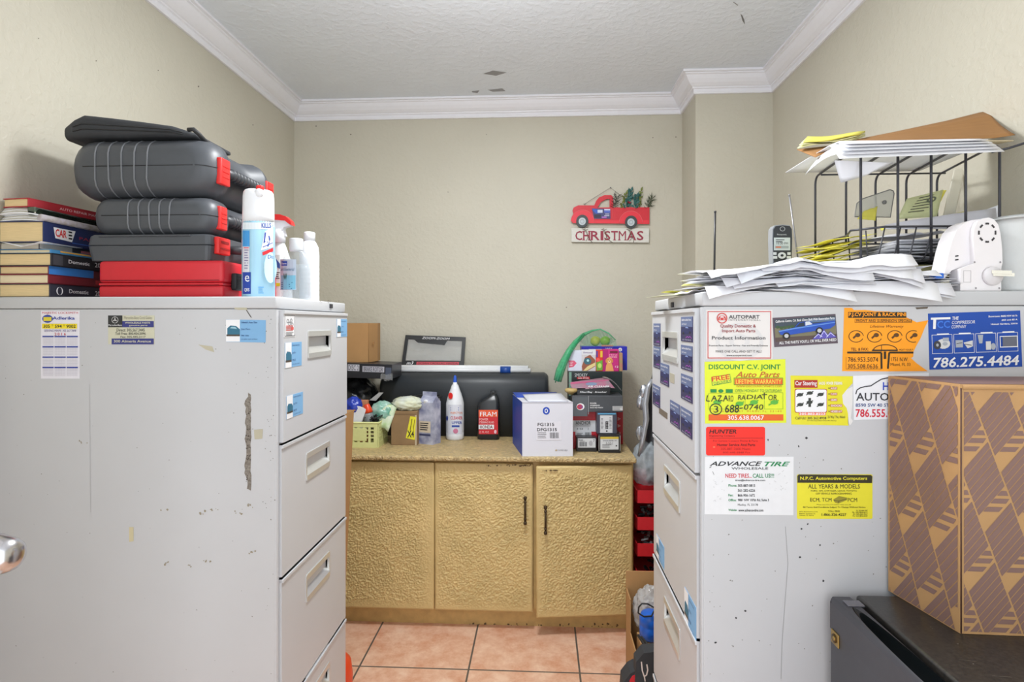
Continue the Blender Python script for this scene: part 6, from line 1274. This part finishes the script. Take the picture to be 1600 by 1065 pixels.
b = MB(); q = Pr(b, lambda x, y: AP(x, y), (0, -1, 0), .0004); c = AP(645, 755); R_ = (AP(735, 755)-c).length; b.lathe([(R_, 0), (R_, .006), (R_*.94, .008)], M('plug disc plastic', (222, 218, 220), .35), c+V((0, .001, 0)), 32, R=Matrix.Rotation(PI/2, 3, 'X')); pg_ = b.build('plug', t); metal = M('plug metal', (190, 184, 170), .25, .9)
for (x0, y0, x1, y1) in ((618, 706, 740, 722), (630, 726, 764, 742)):
    b = MB(); p, r_ = AP(x0, y0, .008), AP(x1, y1, .024); b.prism([p, p+V((0, 0, -.0065)), r_+V((0, 0, -.0055)), r_+V((0, 0, .001))], (.0008, .001, 0), metal); b.build('prong', pg_, 'metal prong')
b = MB(); q = Pr(b, lambda x, y: AP(x, y), (0, -1, 0), .0005); sg_ = ink(190, 186, 188)
q.frame(385, 706, 455, 812, 4, sg_); b.build('panel', t)
for x, y in ((488, 632), (726, 632), (500, 862), (716, 862)):
    b = MB(); q = Pr(b, lambda x, y: AP(x, y), (0, -1, 0), .0005); q.oval(x, y, 9, 9, ink(150, 146, 150), 12); b.build('screw', t)
b = MB(); q = Pr(b, lambda x, y: AP(x, y)+V((0, .012, 0)), (0, -1, 0), .0005)
for y in (562, 596): q.poly([(352, y+4), (382, y), (382, y+12), (350, y+16)], DK)
b.build('slot', t, 'two small dark slots')
b = MB(); p = AP(300, 830); b.lathe([(.010, 0), (.013, .004), (.013, .016), (.006, .022), (.006, .026)], clear, (p.x, YA+.03, TOP+.001), 18); b.build('refill_bottle', t, 'clear refill bottle')
b = MB(); p = AP(190, 755); b.bx(p.x-.012, p.x+.004, YA-.0, YA+.02, p.z-.005, p.z+.006, M('blue clip', (30, 100, 200), .4), .002); b.build('binder_clip', None, 'small blue clip at the right end of the paper pile', 'clip')
b = MB(); pc_ = at(1578, 400, 1.13); rx = .048; prf = [(rx*.98, TOP), (rx, TOP+.006)]
for k in range(8): prf += [(rx*(1-.006*(k % 2)), TOP+.02+k*.018)]
zt_r = at(1590, 336, 1.13).z; prf += [(rx, zt_r-.006), (rx*.94, zt_r), (.02, zt_r), (.018, zt_r-.02)]
b.lathe(prf, M('paper towel', (206, 208, 207), .85, var=.02, bump=('noise', 200, .3, .001)), (min(pc_.x+rx, XR-rx-.004), 1.17, 0), 36); b.build('paper_towel_roll', None, 'white paper towel roll standing at the far right of the cabinet', 'paper roll')

# ------------------------------------------------------------ mini fridge and patterned carton
ZF = .752; YF1 = 1.098; YF0 = .60; fx = at(1297, 935, YF1).x; fb = at(1341, 931, YF1).x
frm_ = M('black fridge enamel', (44, 44, 48), .35, var=.05); frt = M('black speckled fridge top', (40, 39, 38), .3, var=.6, vs=160, rgb2=(62, 58, 54), bump=('noise', 300, .15, .0006)); gl = M('gloss black plastic', (22, 26, 28), .12, var=.02); fdm = M('dark grey fridge door', (72, 72, 78), .4, .2, var=.03)
t = thing('mini_fridge', 'black mini fridge with grey door, under the patterned carton', 'fridge', ((fx+XR)/2, .85, 0)); b = MB()
b.bx(fb, XR-.03, YF0, YF1, .02, ZF-.022, frm_, .004); 
for x in (fb+.04, XR-.07):
    for y in (YF0+.04, YF1-.04): b.lathe([(.016, 0), (.016, .022)], rubb, (x, y, 0), 14)
b.build('body', t)
b = MB(); b.bx(fb-.004, XR-.028, YF0-.002, YF1+.002, ZF-.022, ZF, frt, .005, 3); q = Pr(b, lambda x, y: V((x, y, ZF)), (0, 0, 1), .0004); rn = random.Random(31); scm = ink(112, 104, 96)
for i in range(60): speck(q, rn.uniform(fb+.02, XR-.05), rn.uniform(YF0, YF1-.02), rn.uniform(.0005, .0013), ink(150, 146, 140), 5)
for i in range(40):
    x, y, a = rn.uniform(fb+.02, XR-.05), rn.uniform(.72, .97), rn.uniform(-.5, .9); l = rn.uniform(.008, .03); q.line([(x, y), (x+l*math.cos(a), y+l*math.sin(a))], .0006, scm)
b.build('top', t, 'black speckled top with scratches')
b = MB(); dx1 = fb-.012; ZD = ZF-.004
b.bx(fx, dx1, YF0, YF1-.0005, .03, ZD-.055, fdm, .003)
wdt = dx1-fx
def tops(u, v):
    x = fx+wdt*u; y = YF0+(YF1-YF0)*v; e = .010*max(0, 1-u/.14)**2+.006*max(0, (u-.9)/.1)**2
    k = ((v-.52)/.40)**2+((u-.52)/.40)**2; d = .03*max(0, 1-k)**.5 if k < 1 else 0
    return (x, y, ZD-e-d)
nu_, nv_ = 26, 60
NA = 128; rings = []; fa = []; fbk = []; vs = []
def rect_hit(c_, s_):
    t_ = 9
    if abs(c_) > 1e-9: t_ = min(t_, ((1-.52) if c_ > 0 else .52)/abs(c_))
    if abs(s_) > 1e-9: t_ = min(t_, ((1-.52) if s_ > 0 else .52)/abs(s_))
    return .52+c_*t_, .52+s_*t_
for ri in range(17):
    row = []
    for k_ in range(NA):
        an = 2*PI*k_/NA; c_, s_ = math.cos(an), math.sin(an)
        if ri <= 8: rr__ = .40*ri/8 if ri else 1e-4; row.append(V(tops(.52+c_*rr__, .52+s_*rr__)))
        else:
            hu, hv = rect_hit(c_, s_); f_ = (ri-8)/8; row.append(V(tops(.52+c_*.4+(hu-.52-c_*.4)*f_, .52+s_*.4+(hv-.52-s_*.4)*f_)))
    rings.append(row)
b.loft(rings[:9], gl, False); b.loft(rings[8:], fdm, False)
for (u0, v0, u1, v1, n) in ((0, 0, 1, 0, nu_), (0, 1, 1, 1, nu_), (0, 0, 0, 1, nv_), (1, 0, 1, 1, nv_)):
    P5 = [V(tops(u0+(u1-u0)*i/n, v0+(v1-v0)*i/n)) for i in range(n+1)]; b.loft([P5, [V((p.x, p.y, ZD-.058)) for p in P5]], fdm, False, False, False)
door = b.build('door', t, 'dark grey door')
b = MB(); b.bx(dx1, fb-.0005, YF0+.01, YF1-.012, .05, ZF-.03, rubb); b.build('seal', t, 'black door seal')
b = MB(); b.box((fx+.028, YF1-.028, ZD+.001), (.030, .020, .004), M('grey hinge cap', (120, 118, 126), .2, .4), .0015); b.build('hinge_cap', door, 'shiny grey hinge cap')
b = MB(); p = atX(1306, 997, fx); brass = M('brass badge', (176, 146, 84), .3, .8, var=.1); b.T = Matrix.Translation(p); b.box((-.001, 0, 0), (.003, .026, .024), brass, .001)
b.lathe([(.008, 0), (.008, .0014)], M('dark badge', (90, 70, 36), .4, .6), (-.0025, 0, 0), 16, R=Matrix.Rotation(-PI/2, 3, 'Y')); b.lathe([(.004, 0), (.004, .0022)], brass, (-.0025, 0, 0), 14, R=Matrix.Rotation(-PI/2, 3, 'Y')); b.build('badge', door, 'small brass badge')

YC1, YC0 = 1.118, .969
a = at(1388, 700, YC1); c = at(1500, 700, YC0); zc0, zc1 = ZF+.0006, 1.160
kp_ = M('printed kraft board', (188, 146, 98), .75, var=.05, vs=18); pu = ink(134, 104, 96); kl = ink(204, 160, 100)
t = thing('carton', 'kraft carton with purple-brown zigzag print standing on the mini fridge', 'box', ((c.x+XR)/2, 1.04, zc0)); b = MB(); xr_ = min(c.x+.36, XR-.012)
base = [V((a.x, YC1, zc0)), V((c.x, YC0, zc0)), V((xr_, YC0-.010, zc0)), V((xr_, YC1, zc0))]
b.prism(base, (0, 0, zc1-zc0), kp_)
def zig(q, W_, H_, skew, x0, x1, y0, y1, off=0):
    def put(pts):
        p = clip([(px_+skew*py_, py_) for px_, py_ in pts], x0, x1, y0, y1)
        if p: q.poly(p, pu)
    for ci in range(-8, 12):
        for ri in range(-3, 9):
            X = ci*W_+off; Y = ri*H_; w = W_*.95; h = .5*H_
            for s_ in range(7):
                y_ = Y+s_*H_*.106; th = H_*.092
                put([(X, y_+h*.9), (X+w, y_-h*.1), (X+w, y_-h*.1+th), (X, y_+h*.9+th)])
            for (v0, v1, u0, u1, u2, u3) in ((.76, .84, .86, 1, 1, .70), (.89, .97, .60, 1, .86, .44), (1.03, 1.11, .32, .74, .58, .16)):
                put([(X+w*u0, Y+H_*v0), (X+w*u1, Y+H_*v0), (X+w*u2, Y+H_*v1), (X+w*u3, Y+H_*v1)])
hC = zc1-zc0; nL = (base[1]-base[0]).cross(V((0, 0, 1))).normalized(); wl = (base[1]-base[0]).length; dl = (base[1]-base[0])/wl
q = Pr(b, lambda x, y: base[0]+dl*x+V((0, 0, hC-y)), nL, .0004); zig(q, .068, .118, .36, .004, wl-.004, .004, hC-.002)
wr = (base[2]-base[1]).length; dr_ = (base[2]-base[1])/wr; nR = dr_.cross(V((0, 0, 1))).normalized()
q = Pr(b, lambda x, y: base[1]+dr_*x+V((0, 0, hC-y)), nR, .0004); zig(q, .060, .098, .36, .006, wr-.004, .012, hC-.004, .012)
q = Pr(b, lambda x, y: V((x, y, zc1)), (0, 0, 1), .0004); q.poly([(a.x+.01, YC1-.004), (c.x+.006, YC0+.006), (xr_-.01, YC0-.004), (xr_-.01, YC1-.004)], pu)
b.build('box', t); b = MB(); b.tube([base[1]+V((.0015, -.0006, .001)), base[1]+V((.0015, -.0006, hC-.006))], .0013, ink(92, 62, 50), 5); b.build('seam', t)
b = MB(); e0 = base[1]+V((0, -.0006, hC)); b.grid(lambda u, v: e0+dr_*(.004+(wr-.01)*u)+V((0, -.001*v, -.008*v)), 4, 1, kp_, (0, .001, 0)); b.build('flap', t, 'folded kraft flap edge')

# ------------------------------------------------------------ ceiling fixture, daylight, camera
t = thing('ceiling_light', 'round white flush ceiling light above the aisle', 'lamp', (-.15, 1.48, ZC-.075)); b = MB(); b.lathe([(.17, ZC-.02), (.175, ZC-.01), (.175, ZC-.001)], M('white lamp rim', (236, 236, 236), .4), (-.15, 1.48, 0), 40); b.build('rim', t)
b = MB(); b.lathe([(.02, ZC-.075), (.08, ZC-.068), (.13, ZC-.05), (.158, ZC-.022), (.16, ZC-.012)], M('lit opal glass', (255, 250, 242), .4, var=0, emit=5.0), (-.15, 1.48, 0), 40); b.build('diffuser', t)
def area(nm, loc, size, power, rot, col=(1, 1, 1), shape='DISK', sy=None):
    l = bpy.data.lights.new(nm, 'AREA'); l.energy = power; l.shape = shape; l.size = size; l.color = col
    if sy: l.size_y = sy
    o = bpy.data.objects.new(nm, l); o.location = loc; o.rotation_euler = rot; COL.objects.link(o); return o
l = bpy.data.lights.new('ceiling_lamp', 'POINT'); l.energy = 8.5; l.shadow_soft_size = .12; l.color = (.95, .98, 1)
o = bpy.data.objects.new('ceiling_lamp', l); o.location = (-.15, 1.48, ZC-.34); COL.objects.link(o)
area('ceiling_lamp_down', (-.15, 1.48, ZC-.085), .32, 19, (0, 0, 0), (.95, .98, 1))
w = bpy.data.worlds.new('world'); SC.world = w; w.use_nodes = True; bg = w.node_tree.nodes['Background']; bg.inputs['Color'].default_value = (.92, .965, 1, 1); bg.inputs['Strength'].default_value = 2.0
cam = bpy.data.cameras.new('camera'); cam.sensor_width = 36; cam.lens = F/1600*36; cam.shift_y = -(532.5-505)/1600; cam.clip_start = .02
co = bpy.data.objects.new('camera', cam); co.location = (0, 0, CH); co.rotation_euler = (PI/2, 0, TH); COL.objects.link(co); SC.camera = co
vs_ = SC.view_settings; vs_.view_transform = 'Standard'; vs_.look = 'None'; vs_.exposure = 0.09; vs_.gamma = 1.0
try: vs_.use_curve_mapping = False
except Exception: pass
